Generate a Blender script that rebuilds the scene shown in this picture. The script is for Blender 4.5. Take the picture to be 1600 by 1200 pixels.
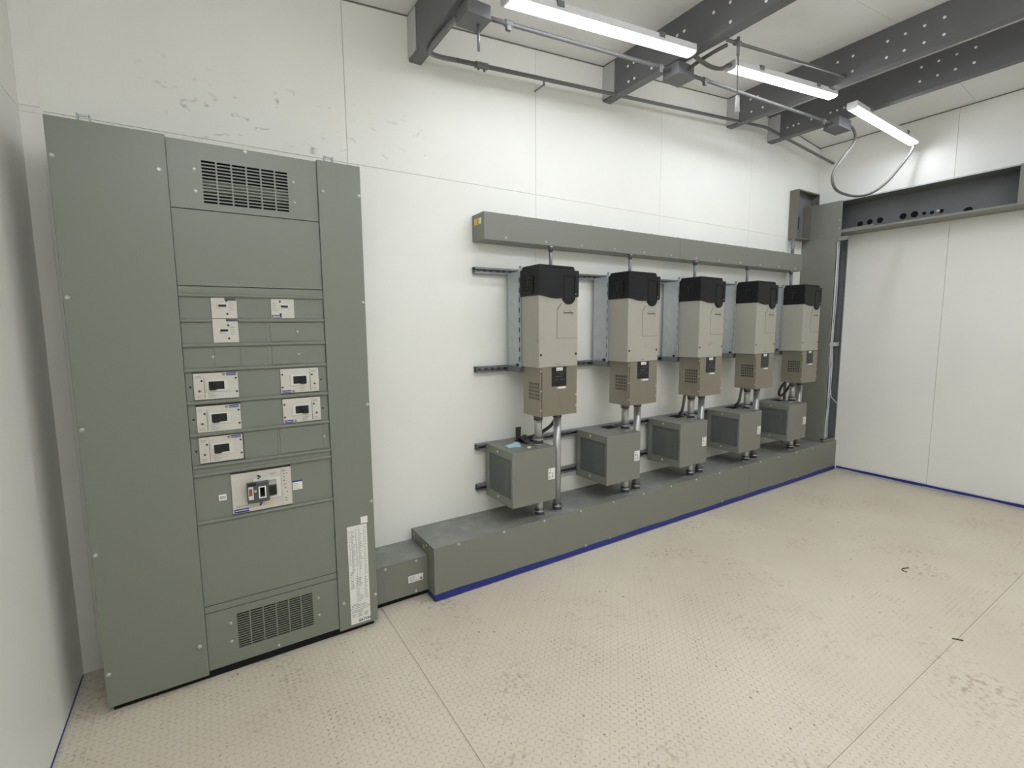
import bpy, bmesh, math, random
from mathutils import Vector, Matrix

random.seed(7)
sc = bpy.context.scene
for o in list(bpy.data.objects):
    bpy.data.objects.remove(o)

# ---------------------------------------------------------------- camera
cam_d = bpy.data.cameras.new('camera')
cam = bpy.data.objects.new('camera', cam_d)
sc.collection.objects.link(cam)
YAW, PIT, ROL = 0.5542, -0.1107, -0.0104
fw = Vector((math.sin(YAW) * math.cos(PIT), math.cos(YAW) * math.cos(PIT), math.sin(PIT)))
r0 = Vector((math.cos(YAW), -math.sin(YAW), 0))
u0 = r0.cross(fw)
rr = math.cos(ROL) * r0 + math.sin(ROL) * u0
uu = -math.sin(ROL) * r0 + math.cos(ROL) * u0
M = Matrix(((rr.x, uu.x, -fw.x, 0.5651), (rr.y, uu.y, -fw.y, -2.735), (rr.z, uu.z, -fw.z, 1.5465), (0, 0, 0, 1)))
cam.matrix_world = M
cam_d.sensor_width = 36
cam_d.lens = 748.2 / 1600 * 36
cam_d.shift_x = 16.86 / 1600
cam_d.shift_y = -3.66 / 1600
cam_d.clip_start = 0.02
sc.camera = cam

# ---------------------------------------------------------------- world, exposure
w = bpy.data.worlds.new('world')
sc.world = w
w.use_nodes = True
w.node_tree.nodes['Background'].inputs[0].default_value = (0, 0, 0, 1)
w.node_tree.nodes['Background'].inputs[1].default_value = 0
sc.view_settings.view_transform = 'Standard'
sc.view_settings.look = 'None'
sc.view_settings.gamma = 1
sc.view_settings.use_curve_mapping = False
sc.view_settings.exposure = 0.0
LIGHT = 66.0          # emission of the LED lenses
LIGHT_F = 28.0        # row along the back wall, dimmed so the upper wall doesn't blow out
sc.cycles.max_bounces = 12
sc.cycles.diffuse_bounces = 8
sc.cycles.glossy_bounces = 4

# ---------------------------------------------------------------- dimensions (metres)
W = 6.275             # right wall
YB = -3.4             # wall behind the camera
ZS = 2.446            # horizontal seam of the wall sheets
RX, RZ = 4.96, 3.565  # ridge


def ceil_z(x):
    return RZ - (RX - x) * 0.0805 if x <= RX else RZ - (x - RX) * 0.116


# ---------------------------------------------------------------- materials
def lin(c):
    out = []
    for v in c:
        v /= 255.0
        out.append(v / 12.92 if v <= 0.04045 else ((v + 0.055) / 1.055) ** 2.4)
    return (*out, 1)


class NT:
    def __init__(s, name):
        s.m = bpy.data.materials.new(name)
        s.m.use_nodes = True
        s.t = s.m.node_tree
        s.b = s.t.nodes['Principled BSDF']

    def n(s, typ, **kw):
        nd = s.t.nodes.new(typ)
        for k, v in kw.items():
            if k.startswith('i_'):
                key = k[2:]
                key = int(key) if key.isdigit() else key.replace('_', ' ')
                nd.inputs[key].default_value = v
            else:
                setattr(nd, k, v)
        return nd

    def l(s, a, b):
        s.t.links.new(a, b)

    def math(s, op, a, b=None, c=None):
        nd = s.n('ShaderNodeMath', operation=op)
        for i, v in enumerate((a, b, c)):
            if v is None:
                continue
            if isinstance(v, (int, float)):
                nd.inputs[i].default_value = v
            else:
                s.l(v, nd.inputs[i])
        return nd.outputs[0]


def ramp(nt, src, p0, p1, c0=(0, 0, 0, 1), c1=(1, 1, 1, 1)):
    r = nt.n('ShaderNodeValToRGB')
    r.color_ramp.elements[0].position = p0
    r.color_ramp.elements[1].position = p1
    r.color_ramp.elements[0].color = c0
    r.color_ramp.elements[1].color = c1
    nt.l(src, r.inputs[0])
    return r.outputs[0]


def mix(nt, fac, a, b, blend='MIX'):
    m = nt.n('ShaderNodeMix', data_type='RGBA', blend_type=blend)
    for inp, v in ((m.inputs[0], fac), (m.inputs[6], a), (m.inputs[7], b)):
        if isinstance(v, (int, float, tuple)):
            inp.default_value = v
        else:
            nt.l(v, inp)
    return m.outputs[2]


def mat(name, col, rough=0.5, metal=0.0, var=0.0, vscale=4.0, bump=0.0, bscale=200.0, dirt=None, dscale=6.0, dpos=(0.62, 0.75), spec=0.5):
    nt = NT(name)
    b = nt.b
    base = lin(col)
    b.inputs['Roughness'].default_value = rough
    b.inputs['Metallic'].default_value = metal
    b.inputs['Specular IOR Level'].default_value = spec
    cur = base
    if var or bump or dirt:
        tc = nt.n('ShaderNodeNewGeometry').outputs['Position']
    if var:
        nz = nt.n('ShaderNodeTexNoise', i_Scale=vscale, i_Detail=5.0)
        nt.l(tc, nz.inputs['Vector'])
        lo = tuple(max(0, v * (1 - var)) for v in base[:3]) + (1,)
        hi = tuple(min(1, v * (1 + var)) for v in base[:3]) + (1,)
        cur = ramp(nt, nz.outputs[0], 0.3, 0.7, lo, hi)
    if dirt:
        nz = nt.n('ShaderNodeTexNoise', i_Scale=dscale, i_Detail=8.0, i_Roughness=0.65)
        nt.l(tc, nz.inputs['Vector'])
        f = ramp(nt, nz.outputs[0], *dpos)
        cur = mix(nt, f, cur, lin(dirt))
    if isinstance(cur, tuple):
        b.inputs['Base Color'].default_value = cur
    else:
        nt.l(cur, b.inputs['Base Color'])
    if bump:
        nz = nt.n('ShaderNodeTexNoise', i_Scale=bscale, i_Detail=2.0)
        nt.l(tc, nz.inputs['Vector'])
        bp = nt.n('ShaderNodeBump', i_Strength=bump, i_Distance=0.002)
        nt.l(nz.outputs[0], bp.inputs['Height'])
        nt.l(bp.outputs[0], b.inputs['Normal'])
    return nt.m


def wall_mat(name, col, marks=0.0):
    """white painted sheet, faint roller stipple, a few grey scuffs of their own shape"""
    nt = NT(name)
    tc = nt.n('ShaderNodeNewGeometry').outputs['Position']
    base = lin(col)
    nz = nt.n('ShaderNodeTexNoise', i_Scale=1.4, i_Detail=4.0)
    nt.l(tc, nz.inputs['Vector'])
    cur = ramp(nt, nz.outputs[0], 0.3, 0.7, tuple(v * 0.95 for v in base[:3]) + (1,), base)
    if marks:
        mp = nt.n('ShaderNodeMapping')
        mp.inputs['Scale'].default_value = (13, 13, 22)
        nt.l(tc, mp.inputs[0])
        n1 = nt.n('ShaderNodeTexNoise', i_Scale=1.0, i_Detail=7.0, i_Roughness=0.62, i_Distortion=0.6)
        nt.l(mp.outputs[0], n1.inputs['Vector'])
        f1 = ramp(nt, n1.outputs[0], 0.60, 0.69)
        sep = nt.n('ShaderNodeSeparateXYZ')
        nt.l(tc, sep.inputs[0])
        # scuffs sit on the sheet above and beside the switchboard
        bx = nt.math('MULTIPLY', ramp(nt, nt.math('MULTIPLY', sep.outputs[0], 0.2), 0.06, 0.11), nt.math('SUBTRACT', 1.0, ramp(nt, nt.math('MULTIPLY', sep.outputs[0], 0.2), 0.26, 0.40)))
        bz = nt.math('MULTIPLY', ramp(nt, nt.math('MULTIPLY', sep.outputs[2], 0.2), 0.486, 0.490), nt.math('SUBTRACT', 1.0, ramp(nt, nt.math('MULTIPLY', sep.outputs[2], 0.2), 0.535, 0.56)))
        f = nt.math('MULTIPLY', nt.math('MULTIPLY', f1, bx), nt.math('MULTIPLY', bz, marks))
        cur = mix(nt, f, cur, lin((120, 118, 110)))
    nt.l(cur, nt.b.inputs['Base Color'])
    nt.b.inputs['Roughness'].default_value = 0.42
    nt.b.inputs['Specular IOR Level'].default_value = 0.35
    n2 = nt.n('ShaderNodeTexNoise', i_Scale=160.0, i_Detail=2.0)
    nt.l(tc, n2.inputs['Vector'])
    bp = nt.n('ShaderNodeBump', i_Strength=0.25, i_Distance=0.001)
    nt.l(n2.outputs[0], bp.inputs['Height'])
    nt.l(bp.outputs[0], nt.b.inputs['Normal'])
    return nt.m


def floor_mat():
    """beige paint over steel tread plate: raised lugs (fine relief), grit and rusty scuffs"""
    nt = NT('beige_tread_plate')
    pos = nt.n('ShaderNodeNewGeometry').outputs['Position']
    sep = nt.n('ShaderNodeSeparateXYZ')
    nt.l(pos, sep.inputs[0])
    S = 1 / 0.024
    x = nt.math('MULTIPLY', sep.outputs[0], S)
    y = nt.math('MULTIPLY', sep.outputs[1], S)
    cx, cy = nt.math('FLOOR', x), nt.math('FLOOR', y)
    lx, ly = nt.math('SUBTRACT', nt.math('SUBTRACT', x, cx), 0.5), nt.math('SUBTRACT', nt.math('SUBTRACT', y, cy), 0.5)
    par = nt.math('ABSOLUTE', nt.math('MODULO', nt.math('ADD', cx, cy), 2.0))
    sg = nt.math('SUBTRACT', 1.0, nt.math('MULTIPLY', par, 2.0))
    ly2 = nt.math('MULTIPLY', ly, sg)
    a = nt.math('ADD', lx, ly2)
    b = nt.math('SUBTRACT', lx, ly2)
    d = nt.math('ADD', nt.math('MULTIPLY', nt.math('MULTIPLY', a, a), 1.3), nt.math('MULTIPLY', nt.math('MULTIPLY', b, b), 11.0))
    lug = nt.math('MAXIMUM', nt.math('SUBTRACT', 1.0, nt.math('MULTIPLY', d, 2.2)), 0.0)
    nz = nt.n('ShaderNodeTexNoise', i_Scale=1.1, i_Detail=4.0)
    nt.l(pos, nz.inputs['Vector'])
    base = ramp(nt, nz.outputs[0], 0.35, 0.65, lin((208, 198, 180)), lin((217, 208, 190)))
    # brown patches
    n1 = nt.n('ShaderNodeTexNoise', i_Scale=1.7, i_Detail=9.0, i_Roughness=0.72)
    nt.l(pos, n1.inputs['Vector'])
    p1 = ramp(nt, n1.outputs[0], 0.53, 0.70)
    n1b = nt.n('ShaderNodeTexNoise', i_Scale=38.0, i_Detail=4.0)
    nt.l(pos, n1b.inputs['Vector'])
    p1 = nt.math('MULTIPLY', p1, ramp(nt, n1b.outputs[0], 0.50, 0.62))
    base = mix(nt, nt.math('MULTIPLY', p1, 0.75), base, lin((150, 125, 102)))
    # grit and chips
    for sc_, th, mk, colr in ((15.0, 0.075, 0.50, (80, 70, 60)), (34.0, 0.10, 0.50, (104, 92, 80))):
        vo = nt.n('ShaderNodeTexVoronoi', i_Scale=sc_)
        vo.inputs['Randomness'].default_value = 1.0
        nt.l(pos, vo.inputs['Vector'])
        spot = nt.math('LESS_THAN', vo.outputs['Distance'], th)
        n3 = nt.n('ShaderNodeTexNoise', i_Scale=2.3 if sc_ < 40 else 3.1, i_Detail=3.0)
        nt.l(pos, n3.inputs['Vector'])
        gate = ramp(nt, n3.outputs[0], mk, mk + 0.08)
        base = mix(nt, nt.math('MULTIPLY', nt.math('MULTIPLY', spot, gate), 0.8), base, lin(colr))
    # paint worn off the lugs in patches
    n4 = nt.n('ShaderNodeTexNoise', i_Scale=7.0, i_Detail=6.0, i_Roughness=0.7)
    nt.l(pos, n4.inputs['Vector'])
    n5 = nt.n('ShaderNodeTexNoise', i_Scale=1.3, i_Detail=2.0)
    nt.l(pos, n5.inputs['Vector'])
    wear = nt.math('MULTIPLY', ramp(nt, n4.outputs[0], 0.52, 0.64), ramp(nt, n5.outputs[0], 0.42, 0.60))
    wear = nt.math('MULTIPLY', wear, ramp(nt, lug, 0.35, 0.6))
    base = mix(nt, nt.math('MULTIPLY', wear, 0.65), base, lin((128, 112, 94)))
    nt.l(base, nt.b.inputs['Base Color'])
    nt.b.inputs['Roughness'].default_value = 0.48
    nt.b.inputs['Specular IOR Level'].default_value = 0.4
    bp = nt.n('ShaderNodeBump', i_Strength=0.9, i_Distance=0.0022)
    nt.l(lug, bp.inputs['Height'])
    nt.l(bp.outputs[0], nt.b.inputs['Normal'])
    return nt.m


def perforated():
    nt = NT('perforated_sheet')
    pos = nt.n('ShaderNodeNewGeometry').outputs['Position']
    sep = nt.n('ShaderNodeSeparateXYZ')
    nt.l(pos, sep.inputs[0])
    S = 1 / 0.0055
    y = nt.math('MULTIPLY', sep.outputs[1], S)
    z = nt.math('MULTIPLY', sep.outputs[2], S)
    fy = nt.math('SUBTRACT', nt.math('FRACT', y), 0.5)
    fz = nt.math('SUBTRACT', nt.math('FRACT', z), 0.5)
    d = nt.math('ADD', nt.math('MULTIPLY', fy, fy), nt.math('MULTIPLY', fz, fz))
    hole = nt.math('LESS_THAN', d, 0.10)
    nt.b.inputs['Base Color'].default_value = lin((112, 116, 115))
    nt.b.inputs['Roughness'].default_value = 0.5
    tr = nt.n('ShaderNodeBsdfTransparent')
    mx = nt.n('ShaderNodeMixShader')
    nt.l(hole, mx.inputs[0])
    nt.l(nt.b.outputs[0], mx.inputs[1])
    nt.l(tr.outputs[0], mx.inputs[2])
    nt.l(mx.outputs[0], nt.t.nodes['Material Output'].inputs[0])
    return nt.m


def brushed(name, col, rough, axis, dark=0.9):
    nt = NT(name)
    pos = nt.n('ShaderNodeNewGeometry').outputs['Position']
    mp = nt.n('ShaderNodeMapping')
    s = [300, 300, 300]
    s[axis] = 6
    mp.inputs['Scale'].default_value = s
    nt.l(pos, mp.inputs[0])
    nz = nt.n('ShaderNodeTexNoise', i_Scale=1.0, i_Detail=3.0)
    nt.l(mp.outputs[0], nz.inputs['Vector'])
    base = lin(col)
    nt.l(ramp(nt, nz.outputs[0], 0.3, 0.7, tuple(v * dark for v in base[:3]) + (1,), base), nt.b.inputs['Base Color'])
    nt.b.inputs['Metallic'].default_value = 0.6
    nt.b.inputs['Roughness'].default_value = rough
    return nt.m


def emis(name, col, st):
    nt = NT(name)
    nt.b.inputs['Base Color'].default_value = lin((240, 240, 240))
    nt.b.inputs['Emission Color'].default_value = lin(col)
    nt.b.inputs['Emission Strength'].default_value = st
    return nt.m


MT = dict(
    wall=wall_mat('white_wall_paint', (242, 242, 236), 0.5),
    wall2=wall_mat('white_wall_paint_plain', (242, 241, 236)),
    ceil=mat('ceiling_paint', (234, 232, 229), 0.55, var=0.05, vscale=2, bump=0.1, bscale=90),
    gap=mat('dark_joint', (120, 118, 112), 0.8),
    floor=floor_mat(),
    subfloor=mat('steel_under_floor', (70, 60, 50), 0.8),
    panel=mat('grey_green_enamel', (125, 129, 119), 0.33, bump=0.06, bscale=350, spec=0.5),
    panel_mid=mat('grey_green_enamel_inner', (125, 129, 119), 0.33, bump=0.06, bscale=350, spec=0.5),
    trough=mat('grey_wireway_enamel', (126, 127, 119), 0.42, bump=0.05, bscale=350),
    dusty=mat('dusty_grey_lid', (134, 136, 130), 0.6, var=0.10, vscale=7, dirt=(156, 156, 149), dscale=9, dpos=(0.5, 0.75)),
    inner=mat('wireway_inside', (112, 114, 116), 0.5, var=0.06, vscale=5),
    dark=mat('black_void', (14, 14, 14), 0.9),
    beam=mat('grey_primer_steel', (106, 106, 108), 0.5, var=0.06, vscale=3),
    clip=mat('pale_bracket_paint', (190, 190, 190), 0.5),
    galv=mat('galvanised_sheet', (180, 187, 190), 0.40, metal=0.35, var=0.07, vscale=22),
    strut=mat('zinc_strut', (134, 137, 140), 0.36, metal=0.5, var=0.1, vscale=30),
    pipe=mat('zinc_conduit', (178, 178, 177), 0.34, metal=0.6, var=0.05, vscale=20),
    fitting=mat('zinc_fitting', (196, 196, 196), 0.2, metal=0.8),
    fit_dark=mat('malleable_lock_ring', (104, 104, 108), 0.3, metal=0.7),
    stainless=brushed('brushed_stainless', (150, 143, 130), 0.34, 2),
    plastic=mat('warm_grey_plastic', (168, 164, 153), 0.5, var=0.02, vscale=3, dirt=(128, 120, 106), dscale=7, dpos=(0.62, 0.8)),
    plastic_side=mat('warm_grey_plastic_side', (180, 175, 165), 0.5, dirt=(150, 142, 130), dscale=7, dpos=(0.68, 0.85)),
    black=mat('black_plastic', (20, 21, 23), 0.5, bump=0.05, bscale=500, spec=0.35),
    black2=mat('black_plastic_gloss', (24, 25, 27), 0.3),
    blackd=mat('black_vent', (8, 8, 8), 0.8),
    seam=mat('seam_shadow_line', (112, 106, 96), 0.8),
    white=mat('white_label', (232, 231, 226), 0.5),
    cream=mat('breaker_face', (204, 200, 191), 0.45, var=0.03, vscale=60),
    cream2=mat('breaker_trim', (214, 212, 205), 0.4),
    print=mat('grey_print', (128, 124, 118), 0.7),
    print_d=mat('dark_print', (48, 40, 38), 0.7),
    print_r=mat('red_print', (150, 84, 66), 0.7),
    blue=mat('blue_label', (40, 52, 130), 0.45),
    logo=mat('navy_logo', (22, 30, 84), 0.5),
    yellow=mat('yellow_label', (226, 190, 84), 0.5),
    tape=mat('blue_tape', (34, 46, 128), 0.5, bump=0.2, bscale=60),
    lip=mat('pale_floor_lip', (190, 186, 188), 0.5),
    screw=mat('zinc_screw', (190, 191, 185), 0.28, metal=0.3),
    bolt=mat('bright_bolt', (240, 240, 240), 0.3, metal=0.1),
    rust=mat('red_button', (110, 44, 40), 0.5),
    mech=mat('interlock_grey', (78, 82, 86), 0.4),
    mesh=perforated(),
    core=mat('reactor_core', (120, 112, 100), 0.6, var=0.1, vscale=20),
    weather=mat('weathered_box_paint', (112, 110, 104), 0.55, dirt=(128, 112, 100), dscale=14, dpos=(0.5, 0.7)),
    roofpipe=mat('dull_roof_conduit', (116, 116, 116), 0.45, metal=0.2),
    cord=mat('grey_cord', (92, 90, 86), 0.5),
    flex=mat('black_flex', (50, 50, 48), 0.45),
    cloth=mat('pale_blue_cloth', (186, 214, 222), 0.8, bump=0.3, bscale=300),
    wire_w=mat('white_wire', (222, 225, 230), 0.4),
    wire_b=mat('blue_wire', (110, 130, 160), 0.4),
    wire_k=mat('black_wire', (36, 36, 40), 0.4),
    housing=mat('white_light_housing', (226, 226, 226), 0.4),
    lens=emis('led_lens', (243, 248, 255), LIGHT),
    lens_front=emis('led_lens_front_row', (243, 248, 255), LIGHT_F),
)


# ---------------------------------------------------------------- mesh helpers
class B:
    def __init__(s):
        s.v, s.f = [], []

    def add(s, vs, fs):
        k = len(s.v)
        s.v += [tuple(v) for v in vs]
        s.f += [tuple(i + k for i in f) for f in fs]
        return s

    def box(s, x0, x1, y0, y1, z0, z1):
        x0, x1 = sorted((x0, x1)); y0, y1 = sorted((y0, y1)); z0, z1 = sorted((z0, z1))
        v = [(x, y, z) for z in (z0, z1) for y in (y0, y1) for x in (x0, x1)]
        return s.add(v, [(0, 2, 3, 1), (4, 5, 7, 6), (0, 1, 5, 4), (2, 6, 7, 3), (0, 4, 6, 2), (1, 3, 7, 5)])

    def prism(s, poly, axis, a, b):
        """extrude a 2-D outline along axis (0:x,1:y,2:z); outline is in the two other axes in order"""
        def pt(p, t):
            if axis == 0: return (t, p[0], p[1])
            if axis == 1: return (p[0], t, p[1])
            return (p[0], p[1], t)
        n = len(poly)
        vs = [pt(p, a) for p in poly] + [pt(p, b) for p in poly]
        fs = [tuple(range(n))[::-1], tuple(range(n, 2 * n))]
        fs += [(i, (i + 1) % n, (i + 1) % n + n, i + n) for i in range(n)]
        return s.add(vs, fs)

    def cyl(s, p0, p1, r, n=12, r1=None):
        p0, p1 = Vector(p0), Vector(p1)
        r1 = r if r1 is None else r1
        d = (p1 - p0).normalized()
        a = d.orthogonal().normalized()
        b = d.cross(a)
        vs = []
        for p, q in ((p0, r), (p1, r1)):
            for i in range(n):
                t = 2 * math.pi * i / n
                vs.append(p + q * (math.cos(t) * a + math.sin(t) * b))
        fs = [tuple(range(n))[::-1], tuple(range(n, 2 * n))] + [(i, (i + 1) % n, (i + 1) % n + n, i + n) for i in range(n)]
        return s.add(vs, fs)

    def tube(s, pts, r, n=8, sub=6):
        P = [Vector(p) for p in pts]
        if len(P) > 2 and sub > 1:
            Q = []
            for i in range(len(P) - 1):
                a, b = P[max(i - 1, 0)], P[i]
                c, d = P[i + 1], P[min(i + 2, len(P) - 1)]
                for k in range(sub):
                    t = k / sub
                    Q.append(0.5 * ((2 * b) + (c - a) * t + (2 * a - 5 * b + 4 * c - d) * t * t + (-a + 3 * b - 3 * c + d) * t ** 3))
            Q.append(P[-1])
            P = Q
        k = len(s.v)
        up = None
        for i, p in enumerate(P):
            d = (P[min(i + 1, len(P) - 1)] - P[max(i - 1, 0)]).normalized()
            if up is None:
                up = d.orthogonal().normalized()
            up = (up - d * up.dot(d)).normalized()
            sd = d.cross(up)
            for j in range(n):
                t = 2 * math.pi * j / n
                s.v.append(tuple(p + r * (math.cos(t) * up + math.sin(t) * sd)))
        for i in range(len(P) - 1):
            for j in range(n):
                a, b = k + i * n + j, k + i * n + (j + 1) % n
                s.f.append((a, b, b + n, a + n))
        s.f.append(tuple(range(k, k + n))[::-1])
        e = k + (len(P) - 1) * n
        s.f.append(tuple(range(e, e + n)))
        return s

    def plate(s, axis, t0, t1, rect, holes):
        """sheet between t0,t1 on axis with real rectangular holes; rect & holes = (u0,u1,v0,v1)"""
        us = sorted({rect[0], rect[1], *[h[0] for h in holes], *[h[1] for h in holes]})
        vs = sorted({rect[2], rect[3], *[h[2] for h in holes], *[h[3] for h in holes]})
        nu, nv = len(us) - 1, len(vs) - 1
        solid = [[True] * nv for _ in range(nu)]
        for i in range(nu):
            for j in range(nv):
                cu, cv = (us[i] + us[i + 1]) / 2, (vs[j] + vs[j + 1]) / 2
                for h in holes:
                    if h[0] < cu < h[1] and h[2] < cv < h[3]:
                        solid[i][j] = False
                        break
        k = len(s.v)

        def pt(u, v, t):
            return (t, u, v) if axis == 0 else ((u, t, v) if axis == 1 else (u, v, t))
        W1 = nv + 1
        for t in (t0, t1):
            for u in us:
                for v in vs:
                    s.v.append(pt(u, v, t))
        off = (nu + 1) * W1

        def ix(i, j, t): return k + t * off + i * W1 + j
        for i in range(nu):
            for j in range(nv):
                if not solid[i][j]:
                    continue
                q = [(i, j), (i + 1, j), (i + 1, j + 1), (i, j + 1)]
                s.f.append(tuple(ix(a, b, 0) for a, b in q))
                s.f.append(tuple(ix(a, b, 1) for a, b in q[::-1]))
                for (a, b), (di, dj) in zip(((0, 1), (1, 2), (2, 3), (3, 0)), ((0, -1), (1, 0), (0, 1), (-1, 0))):
                    ni, nj = i + di, j + dj
                    if 0 <= ni < nu and 0 <= nj < nv and solid[ni][nj]:
                        continue
                    A, C = q[a], q[b]
                    s.f.append((ix(*A, 0), ix(*A, 1), ix(*C, 1), ix(*C, 0)))
        return s

    def mesh(s, name, origin=(0, 0, 0), smooth=False):
        me = bpy.data.meshes.new(name)
        o = Vector(origin)
        me.from_pydata([tuple(Vector(v) - o) for v in s.v], [], s.f)
        bm = bmesh.new()
        bm.from_mesh(me)
        loose = [v for v in bm.verts if not v.link_faces]
        bmesh.ops.delete(bm, geom=loose, context='VERTS')
        bmesh.ops.recalc_face_normals(bm, faces=bm.faces)
        bm.to_mesh(me)
        bm.free()
        if smooth:
            for p in me.polygons:
                p.use_smooth = len(p.vertices) == 4
        return me


def link(o):
    sc.collection.objects.link(o)
    return o


def finish(o, m, bev):
    if m is not None:
        o.data.materials.append(MT[m])
    if bev:
        md = o.modifiers.new('edge', 'BEVEL')
        md.width = bev
        md.segments = 2
        md.limit_method = 'ANGLE'
        md.angle_limit = math.radians(50)
        md.harden_normals = False
    return o


def tag(o, label, cat, group=None):
    o['label'] = label
    o['category'] = cat
    if group:
        o['group'] = group
    return o


def solid(name, b, m, label=None, cat=None, group=None, origin=None, bev=0, smooth=False, kind=None):
    """a top-level thing that is one mesh"""
    if origin is None:
        xs, ys, zs = zip(*b.v)
        origin = ((min(xs) + max(xs)) / 2, (min(ys) + max(ys)) / 2, min(zs))
    o = bpy.data.objects.new(name, b.mesh(name, origin, smooth))
    o.location = origin
    link(o)
    finish(o, m, bev)
    if label:
        tag(o, label, cat, group)
    if kind:
        o['kind'] = kind
    return o


class Thing:
    def __init__(s, name, loc, label=None, cat=None, group=None, kind=None):
        s.o = bpy.data.objects.new(name, None)
        s.o.empty_display_size = 0.05
        s.o.location = loc
        s.loc = Vector(loc)
        link(s.o)
        if label:
            tag(s.o, label, cat, group)
        if kind:
            s.o['kind'] = kind

    def part(s, name, b, m, parent=None, bev=0, smooth=False, label=None, local=False):
        o = bpy.data.objects.new(name, b.mesh(name, (0, 0, 0) if local else s.loc, smooth))
        link(o)
        finish(o, m, bev)
        o.parent = parent or s.o
        if label:
            o['label'] = label
        return o

    def inst(s, name, me, loc, rot=(0, 0, 0), parent=None, local=False):
        o = bpy.data.objects.new(name, me)
        link(o)
        o.location = Vector(loc) - (Vector((0, 0, 0)) if local else s.loc)
        o.rotation_euler = rot
        o.parent = parent or s.o
        return o


def attach(root, name, b, m, bev=0, smooth=False):
    """a part under a mesh thing (same world coordinates)"""
    o = bpy.data.objects.new(name, b.mesh(name, root.location, smooth))
    link(o)
    finish(o, m, bev)
    o.parent = root
    return o


def attach_inst(root, name, me, loc, rot=(0, 0, 0)):
    o = bpy.data.objects.new(name, me)
    link(o)
    o.location = Vector(loc) - root.location
    o.rotation_euler = rot
    o.parent = root
    return o


def copy_tree(o, parent=None):
    c = o.copy()
    link(c)
    c.parent = parent
    for ch in list(o.children):
        copy_tree(ch, c)
    return c


def text_mesh(txt, size, name='lettering', shear=0.0, xs=1.0, bold=0.0):
    """flat lettering standing in the xz plane facing -y, origin at its left baseline"""
    cu = bpy.data.curves.new(name, 'FONT')
    cu.body = txt
    cu.size = size
    cu.shear = shear
    cu.offset = bold
    cu.resolution_u = 3
    ob = bpy.data.objects.new(name, cu)
    link(ob)
    bpy.context.view_layer.update()
    dg = bpy.context.evaluated_depsgraph_get()
    me = bpy.data.meshes.new_from_object(ob.evaluated_get(dg))
    bpy.data.objects.remove(ob)
    me.transform(Matrix.Rotation(math.pi / 2, 4, 'X') @ Matrix.Diagonal((xs, 1, 1, 1)))
    return me


def screw_mesh(r, h, m='screw'):
    """pan-head screw, head points to -y"""
    b = B()
    b.cyl((0, 0, 0), (0, -h * 0.45, 0), r, 10)
    b.cyl((0, -h * 0.45, 0), (0, -h, 0), r * 0.92, 10, r * 0.5)
    b.box(-r * 0.6, r * 0.6, -h * 1.02, -h * 0.9, -r * 0.08, r * 0.08)
    me = b.mesh('screw_head')
    me.materials.append(MT[m])
    return me


SCREW = screw_mesh(0.0082, 0.007)
SCREW_S = screw_mesh(0.0062, 0.005)
BOLT = screw_mesh(0.0085, 0.007, 'bolt')
SCREW_K = screw_mesh(0.0042, 0.003, 'black2')
UP = (-math.pi / 2, 0, 0)      # head points up
LEFT = (0, 0, -math.pi / 2)    # head points to -x

# ================================================================= THE SHELL
fl = Thing('floor', (3.1, -2.1, 0), kind='structure')
fl.part('subfloor', B().box(-0.1, W + 0.1, YB - 0.1, 0.1, -0.06, -0.012), 'subfloor')
gx, gw = [-0.05, 0.092, 1.312, 2.532, 3.752, 4.972, 6.192, W + 0.05], 0.0012
ys = [0.05, -2.037, YB - 0.05]
for j in range(2):
    for i in range(7):
        a0 = 0.0012 if abs(gx[i] - 1.312) < 0.01 else 0.0004
        a1 = 0.0012 if abs(gx[i + 1] - 1.312) < 0.01 else 0.0004
        fl.part('floor_plate', B().box(gx[i] + a0, gx[i + 1] - a1, ys[j] - (0.0009 if j else 0), ys[j + 1] + (0 if j else 0.0009), -0.012, 0), 'floor')

wb = Thing('wall_back', (3.1, 0.0, 0), kind='structure')
wb.part('wall_core', B().prism([(-0.1, -0.05), (W + 0.1, -0.05), (W + 0.1, ceil_z(W + 0.1)), (RX, RZ), (-0.1, ceil_z(-0.1))], 1, 0.012, 0.1), 'gap')
vx = [-0.05, 1.295, 2.548, 3.791, 5.037, W + 0.05]
for i in range(5):
    g = 0.0011
    a, b_ = vx[i] + g, vx[i + 1] - g
    wb.part('wall_panel', B().box(a, b_, 0, 0.012, -0.02, ZS - 0.001), 'wall')
    poly = [(a, ZS + 0.001), (b_, ZS + 0.001), (b_, ceil_z(b_) + 0.01)]
    if a < RX < b_:
        poly.append((RX, RZ + 0.01))
    poly.append((a, ceil_z(a) + 0.01))
    wb.part('wall_panel', B().prism(poly, 1, 0.0, 0.012), 'wall')

wl = Thing('wall_left', (0, -2.1, 0), kind='structure')
wl.part('wall_core', B().box(-0.1, -0.012, YB - 0.1, 0.1, -0.05, 3.16), 'gap')
ly = [0.05, -1.22, -2.44, YB - 0.05]
for i in range(3):
    g = 0.001
    wl.part('wall_panel', B().box(-0.012, 0, ly[i + 1] + g, ly[i] - g, -0.02, ZS - 0.0012), 'wall2')
    wl.part('wall_panel', B().box(-0.012, 0, ly[i + 1] + g, ly[i] - g, ZS + 0.0012, 3.17), 'wall2')

wr = Thing('wall_right', (W, -2.1, 0), kind='structure')
wr.part('wall_core', B().box(W + 0.012, W + 0.1, YB - 0.1, 0.1, -0.05, 3.40), 'gap')
ry = [0.05, -1.116, -2.336, YB - 0.05]
for i in range(3):
    g = 0.0011
    wr.part('wall_panel', B().box(W, W + 0.012, ry[i + 1] + g, ry[i] - g, -0.02, 3.415), 'wall2')

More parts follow.
